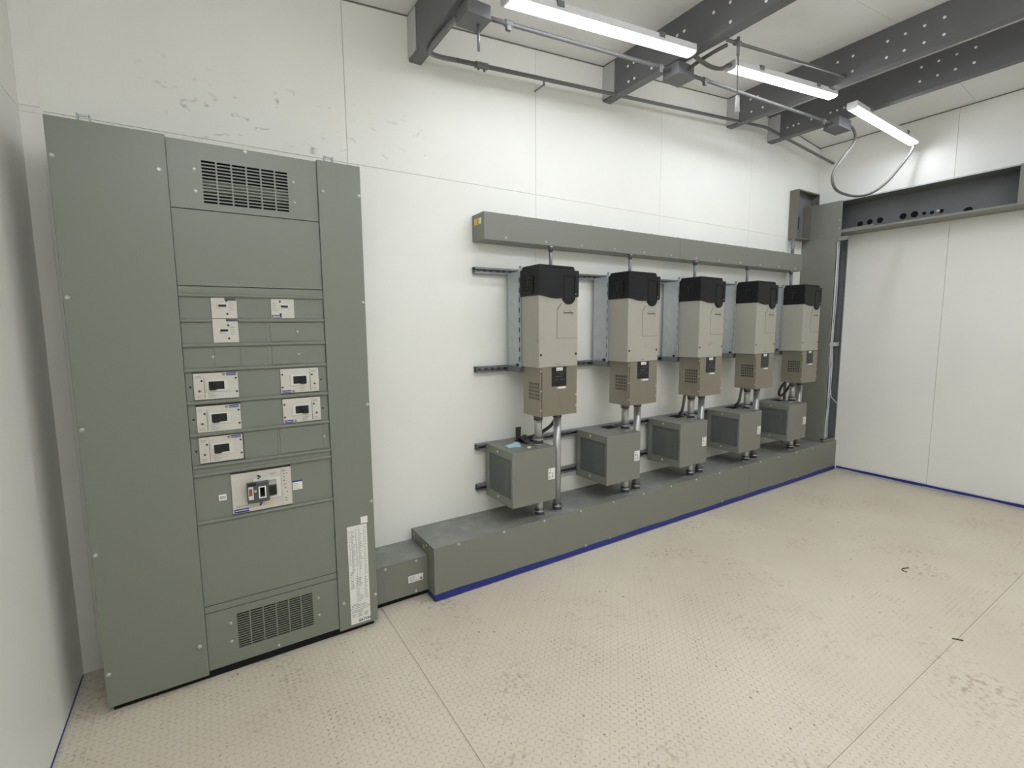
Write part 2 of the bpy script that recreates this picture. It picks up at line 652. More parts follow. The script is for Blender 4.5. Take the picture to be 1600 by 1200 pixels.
solid('wall_front', B().prism([(-0.1, -0.05), (W + 0.1, -0.05), (W + 0.1, ceil_z(W + 0.1)), (RX, RZ), (-0.1, ceil_z(-0.1))], 1, YB - 0.1, YB), 'wall2', kind='structure')

ce = Thing('ceiling', (RX, -2.1, RZ), kind='structure')
for (xa, xb) in ((-0.1, RX), (RX, W + 0.1)):
    yy = [0.1, -1.22, -2.44, YB - 0.1]
    for i in range(3):
        ce.part('ceiling_panel', B().prism([(xa, ceil_z(xa)), (xb, ceil_z(xb)), (xb, ceil_z(xb) + 0.04), (xa, ceil_z(xa) + 0.04)], 1, yy[i + 1] + 0.001, yy[i] - 0.001), 'ceil')
ce.part('roof_skin', B().prism([(-0.15, ceil_z(-0.15) + 0.041), (RX, RZ + 0.041), (W + 0.15, ceil_z(W + 0.15) + 0.041), (W + 0.15, ceil_z(W + 0.15) + 0.1), (RX, RZ + 0.1), (-0.15, ceil_z(-0.15) + 0.1)], 1, YB - 0.15, 0.15), 'gap')

# corner trim, left: an angle in the upper part of the corner and a shallow one below
for k, (xa, xb) in enumerate(((0.001, RX), (RX, W - 0.001))):
    solid('trim_%d' % (4 + k), B().prism([(xa, ceil_z(xa) - 0.007), (xb, ceil_z(xb) - 0.007), (xb, ceil_z(xb)), (xa, ceil_z(xa))], 1, -0.004, 0.0), 'gap', kind='structure')
solid('trim_6', B().box(W - 0.004, W, YB, -0.001, ceil_z(W) - 0.008, ceil_z(W) - 0.001), 'gap', kind='structure')
t1 = solid('trim_1', B().box(0.0, 0.064, -0.005, 0.0, ZS + 0.012, 3.15), 'wall2', kind='structure', bev=0.0015)
t2 = solid('trim_2', B().box(0.0, 0.075, -0.004, 0.0, ZS - 0.012, ZS + 0.006), 'wall2', kind='structure', bev=0.001)
t3 = solid('trim_3', B().box(0.0, 0.060, -0.003, 0.0, 0.0, ZS - 0.016), 'wall2', kind='structure', bev=0.001)
# pale lip of the floor pan along the right wall
solid('baseboard_right', B().box(W - 0.012, W, YB, -0.345, 0, 0.022), 'lip', kind='structure', bev=0.002)


def tape(name, pts_lo, pts_hi, outdir, th, label):
    """a thin strip with a slightly wavering edge"""
    b = B()
    n = len(pts_lo)
    o = Vector(outdir) * th
    vs = [Vector(p) for p in pts_lo] + [Vector(p) for p in pts_hi] + [Vector(p) + o for p in pts_lo] + [Vector(p) + o for p in pts_hi]
    fs = []
    for i in range(n - 1):
        fs += [(2 * n + i, 2 * n + i + 1, 3 * n + i + 1, 3 * n + i), (i, n + i, n + i + 1, i + 1), (n + i, 3 * n + i, 3 * n + i + 1, n + i + 1), (i, i + 1, 2 * n + i + 1, 2 * n + i)]
    fs += [(0, 2 * n, 3 * n, n), (n - 1, 2 * n - 1, 4 * n - 1, 3 * n - 1)]
    b.add(vs, fs)
    return solid(name, b, 'tape', label, 'tape')


def wav(i, amp): return amp * (math.sin(i * 1.7) + 0.6 * math.sin(i * 0.63 + 1))


N = 34
xs_ = [1.588 + (W - 0.014 - 1.588) * i / (N - 1) for i in range(N)]
tape('blue_tape', [(x, -0.3425, 0.005) for x in xs_], [(x, -0.3425, 0.040 + wav(i, 0.0025)) for i, x in enumerate(xs_)], (0, -1, 0), 0.004, 'blue tape along the foot of the long floor wireway')
ys_ = [-0.36 - i * 0.097 for i in range(N)]
tape('blue_tape', [(W - 0.013, y, 0.020 + wav(i, 0.002)) for i, y in enumerate(ys_)], [(W - 0.013, y, 0.043 + wav(i + 5, 0.0012)) for i, y in enumerate(ys_)], (-1, 0, 0), 0.002, 'blue tape along the foot of the plain right wall')
ys_ = [-0.02 - i * 0.107 for i in range(N)]
tape('blue_tape', [(0.0005, y, 0.0) for y in ys_], [(0.0005, y, 0.008 + wav(i, 0.0008)) for i, y in enumerate(ys_)], (1, 0, 0), 0.002, 'dark blue tape along the foot of the left wall')
ys_ = [-0.02 - i * 0.011 for i in range(30)]
tape('blue_tape', [(1.5895, y, 0.004) for y in ys_], [(1.5895, y, 0.034) for y in ys_], (-1, 0, 0), 0.003, 'short blue tape under the left end of the floor wireway')

# ================================================================= SWITCHBOARD
PX0, PX1, PX2, PX3 = 0.1364, 0.4895, 1.0551, 1.2509
PZ0, PZ1 = 0.030, 2.316
YC, YM = -0.3724, -0.3640      # faces of the side covers / of the middle plates
sw = Thing('switchboard', (0.694, -0.18, 0), 'tall grey-green switchboard with circuit breakers and louvred vents on the back wall', 'switchboard')
sw.part('body', B().box(PX0 + 0.004, PX3 - 0.004, -0.335, -0.002, 0.040, PZ1 - 0.004), 'panel')
sw.part('plinth_shade', B().box(PX0 + 0.015, PX3 - 0.015, -0.345, -0.02, 0.0, 0.040), 'dark')  # base pulled forward and blackened to stand for shade in the gap below
lc = sw.part('side_cover', B().box(PX0, PX1, YC, -0.336, PZ0, PZ1), 'panel', bev=0.003)
rc = sw.part('side_cover', B().box(PX2, PX3, YC, -0.336, PZ0, PZ1), 'panel', bev=0.003)
for x, z in ((.150, 2.178), (.150, 1.676), (.150, 1.179), (.150, .680), (.151, .175), (.463, 2.178), (.463, .178)):
    sw.inst('screw', SCREW, (x, YC, z), parent=lc)
for x, z in ((1.076, 2.179), (1.240, 2.180), (1.240, 1.678), (1.240, 1.177), (1.240, .677), (1.080, .175), (1.240, .174)):
    sw.inst('screw', SCREW, (x, YC, z), parent=rc)
MX0, MX1 = PX1 + 0.0015, PX2 - 0.0015


def mid(name, z0, z1, holes=(), y=YM, bev=0.0):
    b = B()
    b.plate(1, y, y + 0.003, (MX0, MX1, z0 + 0.0012, z1 - 0.0012), list(holes))
    return sw.part(name, b, 'panel_mid', bev=bev)


def grille(x0, x1, z0, z1, cols, rows, cbar, duty):
    hs = []
    cw = (x1 - x0 + cbar) / cols
    rh = (z1 - z0) / rows
    for i in range(cols):
        for j in range(rows):
            hs.append((x0 + i * cw, x0 + (i + 1) * cw - cbar, z0 + j * rh, z0 + (j + duty) * rh))
    return hs


tv = mid('vent_panel', 2.0425, 2.310, grille(0.606, 0.930, 2.072, 2.245, 6, 13, 0.006, 0.62))
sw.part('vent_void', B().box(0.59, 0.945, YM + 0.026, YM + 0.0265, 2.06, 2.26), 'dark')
sw.part('vent_baffle', B().prism([(YM + 0.0255, 2.110), (YM + 0.006, 2.122), (YM + 0.006, 2.124), (YM + 0.0255, 2.168)], 0, 0.60, 0.935), 'panel_mid')
for x, z in ((.769, 2.299), (.580, 2.201), (.580, 2.115), (.954, 2.203), (.954, 2.116)):
    sw.inst('screw', SCREW if z > 2.25 else SCREW_S, (x, YM, z), parent=tv)
mid('blank_panel', 1.7345, 2.0415)
mid('filler_strip', 1.700, 1.7335)
bv = mid('vent_panel', 0.043, 0.3105, grille(0.611, 0.935, 0.109, 0.278, 6, 15, 0.005, 0.60))
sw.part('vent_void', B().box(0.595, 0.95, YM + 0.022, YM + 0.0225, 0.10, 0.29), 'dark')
for x, z in ((.586, .239), (.585, .152), (.962, .239), (.962, .150), (.774, .061)):
    sw.inst('screw', SCREW_S, (x, YM, z), parent=bv)
mid('filler_strip', 0.3115, 0.344)
mid('blank_panel', 0.345, 0.7225)
mid('filler_strip', 0.938, 0.969)
BARS = [1.697, 1.5925, 1.4885, 1.385, 1.2475, 1.110, 0.9705, 0.936, 0.7245]


def bar(z, x0, x1):
    b = B()
    r = 0.0085
    prof = [(YM + 0.001, z - r), (YM - 0.006, z - r * 0.8), (YM - 0.0098, z - r * 0.3), (YM - 0.0098, z + r * 0.3), (YM - 0.006, z + r * 0.8), (YM + 0.001, z + r)]
    b.prism(prof, 0, x0, x1)
    sw.part('edge_bar', b, 'panel', smooth=False)


for z in BARS:
    if abs(z - 1.5925) < 0.001:
        bar(z, MX0, 0.603); bar(z, 0.700, MX1)
    else:
        bar(z, MX0, MX1)
YR = YM + 0.003                 # face of the recessed breaker-row plates
rows = {1: (1.599, 1.691), 2: (1.495, 1.586), 3: (1.3915, 1.482), 4: (1.254, 1.3785), 5: (1.1165, 1.241), 6: (0.977, 1.1035), 7: (0.731, 0.9295)}
CUT = {1: [(.6015, .699), (.830, .928)], 2: [(.6015, .699)], 3: [], 4: [(.516, .683), (.851, 1.018)], 5: [(.518, .685), (.853, 1.020)], 6: [(.517, .688)], 7: [(.626, .873)]}
for k, (z0, z1) in rows.items():
    holes = [(a, b_, z0 + 0.003, z1 - 0.003) for a, b_ in CUT[k]]
    b = B()
    b.plate(1, YR, YR + 0.003, (MX0, MX1, z0 - 0.001, z1 + 0.001), holes)
    sw.part('breaker_row_plate', b, 'panel_mid')
# raised blank fillers
for (x0, x1, z0, z1) in ((.822, .927, 1.499, 1.583), (.603, .698, 1.396, 1.480), (.824, .926, 1.396, 1.480), (.836, 1.022, 0.983, 1.098)):
    fp = sw.part('blank_filler', B().box(x0, x1, YR - 0.0032, YR + 0.001, z0, z1), 'panel_mid', bev=0.0008)
for (x0, x1, z0, z1) in ((.806, .821, 1.497, 1.586), (.700, .722, 1.394, 1.482), (.806, .823, 1.394, 1.482), (.826, .835, .980, 1.102), (1.023, 1.036, .980, 1.102)):
    sw.part('filler_rib', B().box(x0, x1, YR - 0.0018, YR + 0.001, z0, z1), 'panel_mid', bev=0.0006)
for x, z in ((.596, 1.439), (.936, 1.439), (.936, 1.541), (1.030, 1.040)):
    sw.inst('screw', SCREW_S, (x, YR, z))


def lines(b, x0, x1, z0, z1, n, y, th=0.0016, frac=(0.5, 1.0)):
    for i in range(n):
        z = z0 + (z1 - z0) * (i + 0.5) / n
        f = random.uniform(*frac)
        b.box(x0, x0 + (x1 - x0) * f, y, y - 0.0003, z - th / 2, z + th / 2)
    return b


def small_breaker(x0, x1, z0, z1, flip, bluelab):
    yf = YR - 0.004
    br = sw.part('circuit_breaker', B().box(x0, x1, yf, YR + 0.02, z0, z1), 'cream', bev=0.0012, label='small moulded circuit breaker with pale face')
    d = (lambda u: x1 - u) if flip else (lambda u: x0 + u)
    zc = z0 + 0.052
    sw.part('toggle_frame', B().box(d(0.020), d(0.062), yf - 0.003, yf, zc - 0.010, zc + 0.012), 'cream2', br, bev=0.001)
    tg = B()
    tg.box(d(0.027), d(0.056), yf - 0.005, yf - 0.003, zc - 0.004, zc + 0.005)
    tg.box(d(0.028), d(0.036), yf - 0.014, yf - 0.005, zc - 0.003, zc + 0.004)
    sw.part('toggle', tg, 'black2', br)
    for z in (z0 + 0.018, z0 + 0.074):
        sw.inst('screw', SCREW_K, (d(0.058), yf, z), parent=br)
    lb = B()
    if bluelab:
        lb.box(x0 + 0.002, x0 + 0.042, yf - 0.0006, yf, z0 + 0.003, z0 + 0.014)
        sw.part('label', lb, 'blue', br)
        l2 = B().box(x0 + 0.006, x0 + 0.036, yf - 0.0009, yf - 0.0006, z0 + 0.007, z0 + 0.0095)
        sw.part('label_print', l2, 'white', br)
    else:
        lb.box(x1 - 0.045, x1 - 0.002, yf - 0.0006, yf, z1 - 0.012, z1 - 0.001)
        sw.part('label', lb, 'mech', br)
    pr = lines(B(), x0 + 0.066 if not flip else x0 + 0.006, x0 + 0.09 if not flip else x0 + 0.03, z0 + 0.03, z0 + 0.07, 4, yf - 0.0002)
    sw.part('fine_print', pr, 'print', br)


small_breaker(.6025, .698, 1.602, 1.688, False, False)
small_breaker(.831, .927, 1.602, 1.688, True, True)
small_breaker(.6025, .698, 1.498, 1.600, False, False)


def large_breaker(x0, x1, z0, z1, flip):
    yf = YR - 0.005
    d = (lambda u: x1 - u) if flip else (lambda u: x0 + u)
    br = sw.part('circuit_breaker', B().box(x0, x1, yf, YR + 0.02, z0, z1), 'cream', bev=0.0015, label='moulded-case circuit breaker with pale face')
    sw.part('end_strip', B().box(d(0.002), d(0.037), yf - 0.0022, yf, z0 + 0.003, z1 - 0.003), 'cream', br, bev=0.0008)
    sw.part('strip_groove', B().box(d(0.0375), d(0.0395), yf - 0.0004, yf, z0 + 0.006, z1 - 0.02), 'print', br)
    zc = (z0 + z1) / 2 + 0.003
    fr = B()
    fr.plate(1, yf - 0.005, yf, (min(d(0.046), d(0.125)), max(d(0.046), d(0.125)), zc - 0.026, zc + 0.024), [(min(d(0.055), d(0.112)), max(d(0.055), d(0.112)), zc - 0.018, zc + 0.017)])
    sw.part('toggle_frame', fr, 'cream2', br, bev=0.001)
    tg = B()
    tg.box(d(0.0555), d(0.1115), yf - 0.002, yf, zc - 0.0175, zc + 0.0165)
    tg.prism([(yf - 0.002, zc - 0.017), (yf - 0.016, zc - 0.019), (yf - 0.018, zc - 0.004), (yf - 0.004, zc + 0.014)], 0, d(0.058), d(0.082))
    sw.part('toggle', tg, 'black2', br)
    bt = B().cyl((d(0.020), yf - 0.001, z0 + 0.038), (d(0.020), yf - 0.006, z0 + 0.038), 0.0045, 10)
    sw.part('trip_button', bt, 'rust', br)
    for u, z in ((0.030, z1 - 0.032), (0.157, z1 - 0.026), (0.158, z0 + 0.028)):
        sw.inst('screw', SCREW_K, (d(u), yf - 0.0022 if u < .04 else yf, z), parent=br)
    za, zb = (z1 - 0.014, z1 - 0.002) if not flip else (z0 + 0.002, z0 + 0.014)
    xa, xb = (x1 - 0.044, x1 - 0.006) if not flip else (x0 + 0.004, x0 + 0.042)
    sw.part('label', B().box(xa, xb, yf - 0.0006, yf, za, zb), 'blue', br)
    sw.part('label_print', B().box(xa, xb - 0.002, yf - 0.0009, yf - 0.0006, za + 0.0045, za + 0.0062), 'white', br)
    sq = B().box(min(xa, xb) - 0.014 if not flip else xb + 0.004, min(xa, xb) - 0.004 if not flip else xb + 0.014, yf - 0.0005, yf, za + 0.001, zb - 0.001)
    sw.part('stamp', sq, 'print', br)
    pr = lines(B(), min(d(0.05), d(0.085)), max(d(0.05), d(0.085)), z0 + 0.006, z0 + 0.026, 3, yf - 0.0002)
    lines(pr, min(d(0.006), d(0.033)), max(d(0.006), d(0.033)), z0 + 0.008, z0 + 0.022, 2, yf - 0.0024)
    lines(pr, min(d(0.008), d(0.034)), max(d(0.008), d(0.034)), z1 - 0.022, z1 - 0.010, 2, yf - 0.0024)
    sw.part('fine_print', pr, 'print', br)
    emb = B().plate(1, yf - 0.0004, yf, (min(d(0.108), d(0.150)), max(d(0.108), d(0.150)), z0 + 0.007, z0 + 0.024), [(min(d(0.110), d(0.122)), max(d(0.110), d(0.122)), z0 + 0.009, z0 + 0.022), (min(d(0.124), d(0.136)), max(d(0.124), d(0.136)), z0 + 0.009, z0 + 0.022), (min(d(0.138), d(0.148)), max(d(0.138), d(0.148)), z0 + 0.009, z0 + 0.022)])
    sw.part('embossed_figures', emb, 'cream2', br)


for x0, z0, fl_ in ((.5175, 1.259, False), (.519, 1.1185, False), (.519, .985, False), (.852, 1.261, True), (.854, 1.122, True)):
    large_breaker(x0, x0 + 0.165, z0, z0 + 0.1125, fl_)
for x, z in ((.506, 1.315), (.508, 1.177), (.508, 1.040), (1.028, 1.315), (1.030, 1.178)):
    sw.inst('screw', SCREW_K, (x, YR, z))

# the main breaker with its interlock
yf = YR - 0.006
mb = sw.part('main_breaker', B().box(.627, .872, yf, YR + 0.02, .738, .918), 'cream', bev=0.002, label='wide main circuit breaker with dark interlock over its toggle')
sw.part('trip_unit', B().box(.830, .869, yf - 0.003, yf, .742, .912), 'cream', mb, bev=0.001)
pr = B()
for i, (x, z) in enumerate(((.838, .888), (.850, .888), (.838, .872), (.838, .856), (.840, .838), (.841, .820), (.848, .800), (.842, .772), (.843, .760))):
    pr.box(x, x + 0.005, yf - 0.0034, yf - 0.003, z, z + 0.004)
lines(pr, .832, .848, .900, .910, 2, yf - 0.0031)
sw.part('dials', pr, 'print_d', mb)
fr = B().plate(1, yf - 0.008, yf, (.712, .826, .786, .882), [(.724, .806, .798, .870)])
sw.part('toggle_frame', fr, 'cream2', mb, bev=0.002)
sw.part('toggle', B().box(.774, .806, yf - 0.018, yf, .802, .846), 'black2', mb, bev=0.003)
it = sw.part('interlock', B().plate(1, yf - 0.030, yf - 0.002, (.686, .774, .783, .873), [(.736, .756, .806, .850)]), 'mech', mb, bev=0.002)
sw.part('interlock_window', B().plate(1, yf - 0.032, yf - 0.030, (.731, .761, .801, .855), [(.736, .756, .806, .850)]), 'white', mb)
sw.part('interlock_window_void', B().box(.735, .757, yf - 0.004, yf - 0.0035, .805, .851), 'dark', mb)
sw.part('interlock_label', B().box(.690, .710, yf - 0.0312, yf - 0.030, .800, .858), 'cream2', mb)
sw.part('interlock_mark', B().box(.692, .705, yf - 0.0318, yf - 0.0312, .818, .850), 'print_r', mb)
sw.part('interlock_cap', B().box(.690, .722, yf - 0.034, yf - 0.030, .862, .876), 'black2', mb, bev=0.001)
sw.part('interlock_latch', B().cyl((.717, yf - 0.030, .838), (.717, yf - 0.038, .838), 0.006, 10), 'fitting', mb)
sw.part('label', B().box(.632, .690, yf - 0.0006, yf, .741, .758), 'blue', mb)
sw.part('label_print', B().box(.636, .690, yf - 0.0009, yf - 0.0006, .7490, .7520), 'white', mb)
lp = text_mesh('EATON', 0.022, 'raised_logo')
lp.materials.append(MT['cream2'])
sw.inst('raised_logo', lp, (.634, yf - 0.0006, .888), parent=mb)
pr = lines(B(), .640, .690, .762, .774, 2, yf - 0.0002)
lines(pr, .782, .815, .893, .901, 2, yf - 0.0002)
sw.part('fine_print', pr, 'print', mb)
for x, z in ((.735, .897), (.742, .891), (.735, .884), (.735, .776), (.742, .769), (.737, .762)):
    sw.inst('screw', SCREW_K, (x, yf, z), parent=mb)
sw.part('approval_mark', B().box(.776, .781, yf - 0.0004, yf, .757, .773).box(.781, .792, yf - 0.0004, yf, .757, .760).box(.790, .793, yf - 0.0004, yf, .760, .773), 'yellow', mb)
# stickers on the plate beside the main breaker
st = sw.part('sticker', B().box(.577, .607, YR - 0.0008, YR, .809, .836), 'white', label='small white sticker')
sw.part('sticker_print', B().box(.581, .603, YR - 0.0011, YR - 0.0008, .824, .8265).box(.581, .603, YR - 0.0011, YR - 0.0008, .817, .8195), 'print_d', st)
st = sw.part('sticker', B().box(.877, .919, YR - 0.0008, YR, .801, .846), 'white', label='white sticker with blue head')
sw.part('sticker_head', B().box(.877, .919, YR - 0.0011, YR - 0.0008, .838, .846), 'blue', st)
sw.part('sticker_print', lines(B(), .880, .916, .804, .834, 4, YR - 0.0008, 0.0015), 'print', st)
# long rating label on the right cover
st = sw.part('rating_label', B().box(1.112, 1.211, YC - 0.0008, YC, .130, .566), 'white', label='long white rating label full of fine print')
st2 = sw.part('rating_label', B().box(1.112, 1.211, YC - 0.0008, YC, .046, .127), 'white', label='lower white label with navy maker mark')
pr = B()
y_ = YC - 0.0009
for x0, x1, z0, z1, n in ((1.118, 1.128, .36, .55, 22), (1.133, 1.150, .33, .545, 30), (1.154, 1.163, .35, .55, 20), (1.168, 1.190, .33, .54, 24), (1.196, 1.207, .30, .555, 20),
                          (1.118, 1.140, .235, .33, 12), (1.145, 1.180, .16, .30, 16), (1.186, 1.206, .17, .29, 12), (1.118, 1.205, .135, .155, 3)):
    lines(pr, x0, x1, z0, z1, n, y_, 0.0022, (0.3, 1.0))
for x in (1.131, 1.152, 1.166, 1.193):
    pr.box(x, x + 0.0012, y_, y_ - 0.0003, .25, .56)
sw.part('label_print', pr, 'print', st)
pr = lines(B(), 1.118, 1.205, .105, .122, 3, y_, 0.0018, (.6, 1))
lines(pr, 1.118, 1.140, .082, .102, 4, y_, 0.0015)
lines(pr, 1.148, 1.172, .078, .104, 6, y_, 0.0015, (.7, 1))
lines(pr, 1.180, 1.202, .080, .102, 5, y_, 0.0015)
sw.part('label_print', pr, 'print', st2)
lg = text_mesh('EATON', 0.0185, 'maker_logo', shear=0.15, xs=1.0, bold=0.0006)
lg.materials.append(MT['logo'])
sw.inst('maker_logo', lg, (1.150, YC - 0.0012, .0535), parent=st2)
sw.part('sticker', B().box(1.182, 1.216, YC - 0.0008, YC, .571, .606), 'white', label='small square white sticker')
# lifting brackets on top
for x in (.222, 1.098):
    b = B()
    b.box(x, x + 0.005, -0.336, -0.312, PZ1 - 0.004, PZ1 + 0.036)
    b.box(x + 0.036, x + 0.041, -0.336, -0.312, PZ1 - 0.004, PZ1 + 0.036)
    b.box(x + 0.005, x + 0.036, -0.314, -0.312, PZ1 - 0.004, PZ1 + 0.018)
    b.box(x + 0.002, x + 0.039, -0.336, -0.332, PZ1 + 0.026, PZ1 + 0.032)
    sw.part('lifting_bracket', b, 'galv')

# ================================================================= WIREWAYS
cw = Thing('connector_wireway', (1.42, -0.126, 0.035), 'short grey wireway box joining switchboard and floor wireway', 'wireway')
cw.part('body', B().box(1.2525, 1.588, -0.251, -0.001, 0.035, 0.245), 'trough', bev=0.0015)
cw.part('lid', B().box(1.2525, 1.588, -0.256, -0.001, 0.245, 0.2475), 'dusty', bev=0.0008)
for x in (1.335, 1.515):
    cw.inst('screw', SCREW, (x, -0.251, 0.229))
cw.inst('screw', SCREW, (1.51, -0.251, 0.050))
cl = cw.part('sticker', B().box(1.467, 1.556, -0.2518, -0.251, 0.107, 0.148), 'white', label='white sticker with fine print')
cw.part('sticker_print', lines(B(), 1.472, 1.53, 0.112, 0.144, 5, -0.2519, 0.0018).box(1.536, 1.550, -0.2522, -0.2518, 0.112, 0.126), 'print', cl)
cw.part('foot', B().box(1.262, 1.585, -0.225, -0.03, 0.0, 0.035), 'dark')  # black block standing in for the shade under the wireway

TX0, TY, TZ0, TZ1 = 1.590, -0.342, 0.031, 0.317
fwy = Thing('floor_wireway', (3.9, -0.17, 0.0), 'long grey floor wireway running along the back wall under the drives', 'wireway')
fwy.part('body', B().box(TX0 + 0.003, W - 0.001, TY + 0.004, -0.001, TZ0 + 0.002, TZ1 - 0.003), 'trough')
for a, b_ in ((TX0, 4.654), (4.656, W - 0.0005)):
    fwy.part('front_cover', B().box(a, b_, TY, TY + 0.004, TZ0, TZ1), 'trough', bev=0.0012)
    fwy.part('lid', B().box(a, b_, TY + 0.0035, -0.001, TZ1 - 0.003, TZ1 - 0.0005), 'dusty')
fwy.part('end_plate', B().box(TX0 - 0.0015, TX0 + 0.003, TY + 0.001, -0.001, TZ0, TZ1), 'trough', bev=0.001)
fwy.part('skid', B().box(TX0 + 0.02, W - 0.02, TY + 0.02, -0.02, 0.0, TZ0 + 0.002), 'dark')
x = 1.744
while x < 6.0:
    fwy.inst('screw', SCREW, (x, TY, TZ1 - 0.012))
    x += 0.309
for x in (2.72, 4.27, 5.5):
    fwy.inst('screw', SCREW, (x, TY, TZ0 + 0.016))
for y, z in ((-0.05, 0.298), (-0.24, 0.298), (-0.05, 0.262)):
    fwy.inst('screw', SCREW_S, (TX0 - 0.0015, y, z), LEFT)
fwy.part('end_sticker', B().box(TX0 - 0.0022, TX0 - 0.0014, -0.205, -0.185, 0.265, 0.285), 'yellow')
b = B().box(2.945, 2.957, TY - 0.003, TY + 0.002, 0.024, 0.050)
fwy.part('cover_clip', b, 'screw')

UX0, UX1, UY, UZ0, UZ1 = 2.055, 5.752, -0.150, 2.089, 2.251
up = Thing('wall_wireway', (3.9, -0.075, UZ0), 'long grey wireway high on the back wall above the drives', 'wireway')
up.part('body', B().box(UX0 + 0.002, UX1, UY + 0.003, -0.001, UZ0, UZ1 - 0.002), 'trough')
for a, b_ in ((UX0, 3.867), (3.869, UX1)):
    up.part('front_cover', B().box(a, b_, UY, UY + 0.003, UZ0 - 0.001, UZ1), 'trough', bev=0.001)
up.part('lid', B().box(UX0, UX1, UY + 0.003, -0.001, UZ1 - 0.002, UZ1), 'dusty')
up.part('end_plate', B().box(UX0 - 0.001, UX0 + 0.002, UY + 0.001, -0.001, UZ0, UZ1), 'trough', bev=0.0008)
x = 2.208
while x < 5.70:
    up.inst('screw', SCREW, (x, UY, UZ0 + 0.017))
    up.inst('screw', SCREW, (x + 0.09, UY + 0.01, UZ1), UP)
    x += 0.3105
stq = up.part('end_sticker', B().box(UX0 - 0.0018, UX0 - 0.001, -0.118, -0.028, 2.185, 2.222), 'yellow', label='small yellow and white sticker')
up.part('sticker_print', B().box(UX0 - 0.0022, UX0 - 0.0018, -0.080, -0.066, 2.204, 2.212).box(UX0 - 0.0022, UX0 - 0.0018, -0.080, -0.066, 2.190, 2.198), 'print', stq)
up.part('sticker_print', B().box(UX0 - 0.0022, UX0 - 0.0018, -0.118, -0.098, 2.187, 2.220), 'white', stq)

XC, CY = 6.015, -0.325
vw = Thing('vertical_wireway', (6.145, -0.16, TZ1), 'grey vertical wireway in the far corner with its front cover off', 'wireway')
vw.part('side_sheet', B().box(XC, XC + 0.003, CY, -0.001, TZ1 + 0.001, 2.418), 'trough', bev=0.0008)
vw.part('back_sheet', B().box(XC + 0.003, W - 0.004, -0.004, -0.001, TZ1 + 0.001, 2.418), 'inner')
vw.part('wall_side_sheet', B().box(W - 0.004, W - 0.001, CY, -0.001, TZ1 + 0.001, 2.418), 'inner')
vw.part('front_lip', B().box(XC, XC + 0.012, CY - 0.002, CY, TZ1 + 0.001, 2.418), 'trough')
vw.part('front_lip', B().box(W - 0.022, W - 0.001, CY - 0.002, CY, TZ1 + 0.001, 2.40), 'inner')
vw.part('strap', B().box(XC + 0.004, W - 0.02, CY + 0.012, CY + 0.016, 1.325, 1.365), 'galv')
vw.part('foot_tab', B().box(XC + 0.0, W - 0.001, CY - 0.003, CY, TZ1 + 0.001, TZ1 + 0.03), 'trough')
vw.part('foot_clip', B().box(XC - 0.016, XC + 0.012, CY - 0.004, CY + 0.02, TZ1 + 0.03, TZ1 + 0.046), 'black2')
# loose wires hanging in it
wl_ = [('white', 'wire_w', 0.068, -0.312, 0.6), ('white', 'wire_w', 0.098, -0.305, 0.7), ('pale blue', 'wire_b', 0.120, -0.292, 0.9), ('grey', 'wire_w', 0.184, -0.272, 0.8),
       ('black', 'wire_k', 0.228, -0.255, 0.7), ('black', 'wire_k', 0.163, -0.280, 0.5), ('blue', 'wire_b', 0.206, -0.268, 0.8), ('white', 'wire_w', 0.142, -0.298, 0.8)]
wname = ['white wire nearest the cover edge in the corner wireway', 'white wire in the middle of the open corner wireway', 'pale blue wire behind the white ones in the corner wireway',
         'greyish wire towards the wall in the open corner wireway', 'black wire at the back of the open corner wireway', 'black wire at the front of the open corner wireway',
         'bluish wire close to the right wall in the corner wireway', 'foremost white wire hanging in the open corner wireway']
for i, (cn, mm, dx, y, amp) in enumerate(wl_):
    pts = []
    for k in range(15):
        t = k / 14
        z = 2.40 - t * (2.40 - 0.345)
        conv = 0.35 + 0.65 * abs(2 * t - 0.9)
        pts.append((XC + dx + 0.006 * amp * math.sin(k * 1.3 + i * 2.1), y + 0.004 * amp * math.cos(k * 0.9 + i), z))
    solid('wire', B().tube(pts, 0.0042, 6, 5), mm, wname[i], 'wire', 'wires in the corner wireway', smooth=True)
pts = [(XC + 0.125, -0.312, 0.86), (XC + 0.13, -0.318, 0.80), (XC + 0.16, -0.328, 0.765), (XC + 0.20, -0.335, 0.735), (XC + 0.235, -0.335, 0.715)]
solid('wire', B().tube(pts, 0.0035, 6, 5), 'wire_w', 'loose white wire end sticking out of the corner wireway', 'wire', smooth=True)

OZ0, OZ1, OY1 = 2.457, 2.769, -1.58
ow = Thing('overhead_wireway', (6.145, -1.2, OZ0), 'open grey overhead wireway along the right wall with round knockouts', 'wireway')
ow.part('corner_sheet', B().box(XC, XC + 0.003, -0.366, -0.001, 2.4195, OZ1), 'trough', bev=0.0008)
ow.part('corner_back', B().box(XC + 0.003, W - 0.004, -0.004, -0.001, 2.42, OZ1), 'inner')
OYE = -3.1
ow.part('bottom_sheet', B().box(XC + 0.002, W - 0.002, OYE, CY, OZ0, OZ0 + 0.003), 'trough')
ow.part('top_sheet', B().box(XC + 0.002, W - 0.002, OYE, -0.001, OZ1 - 0.003, OZ1), 'trough')
ow.part('bottom_lip', B().box(XC, XC + 0.003, OYE, -0.366, OZ0, OZ0 + 0.018), 'trough', bev=0.0006)
ow.part('top_lip', B().box(XC, XC + 0.003, OYE, -0.366, OZ1 - 0.012, OZ1), 'galv', bev=0.0006)
KN = [(-.424, 2.555, .025), (-.506, 2.560, .025), (-.591, 2.560, .027), (-.773, 2.562, .027), (-.859, 2.562, .029), (-.930, 2.556, .015), (-.986, 2.553, .016), (-1.052, 2.553, .017), (-1.232, 2.515, .034)]
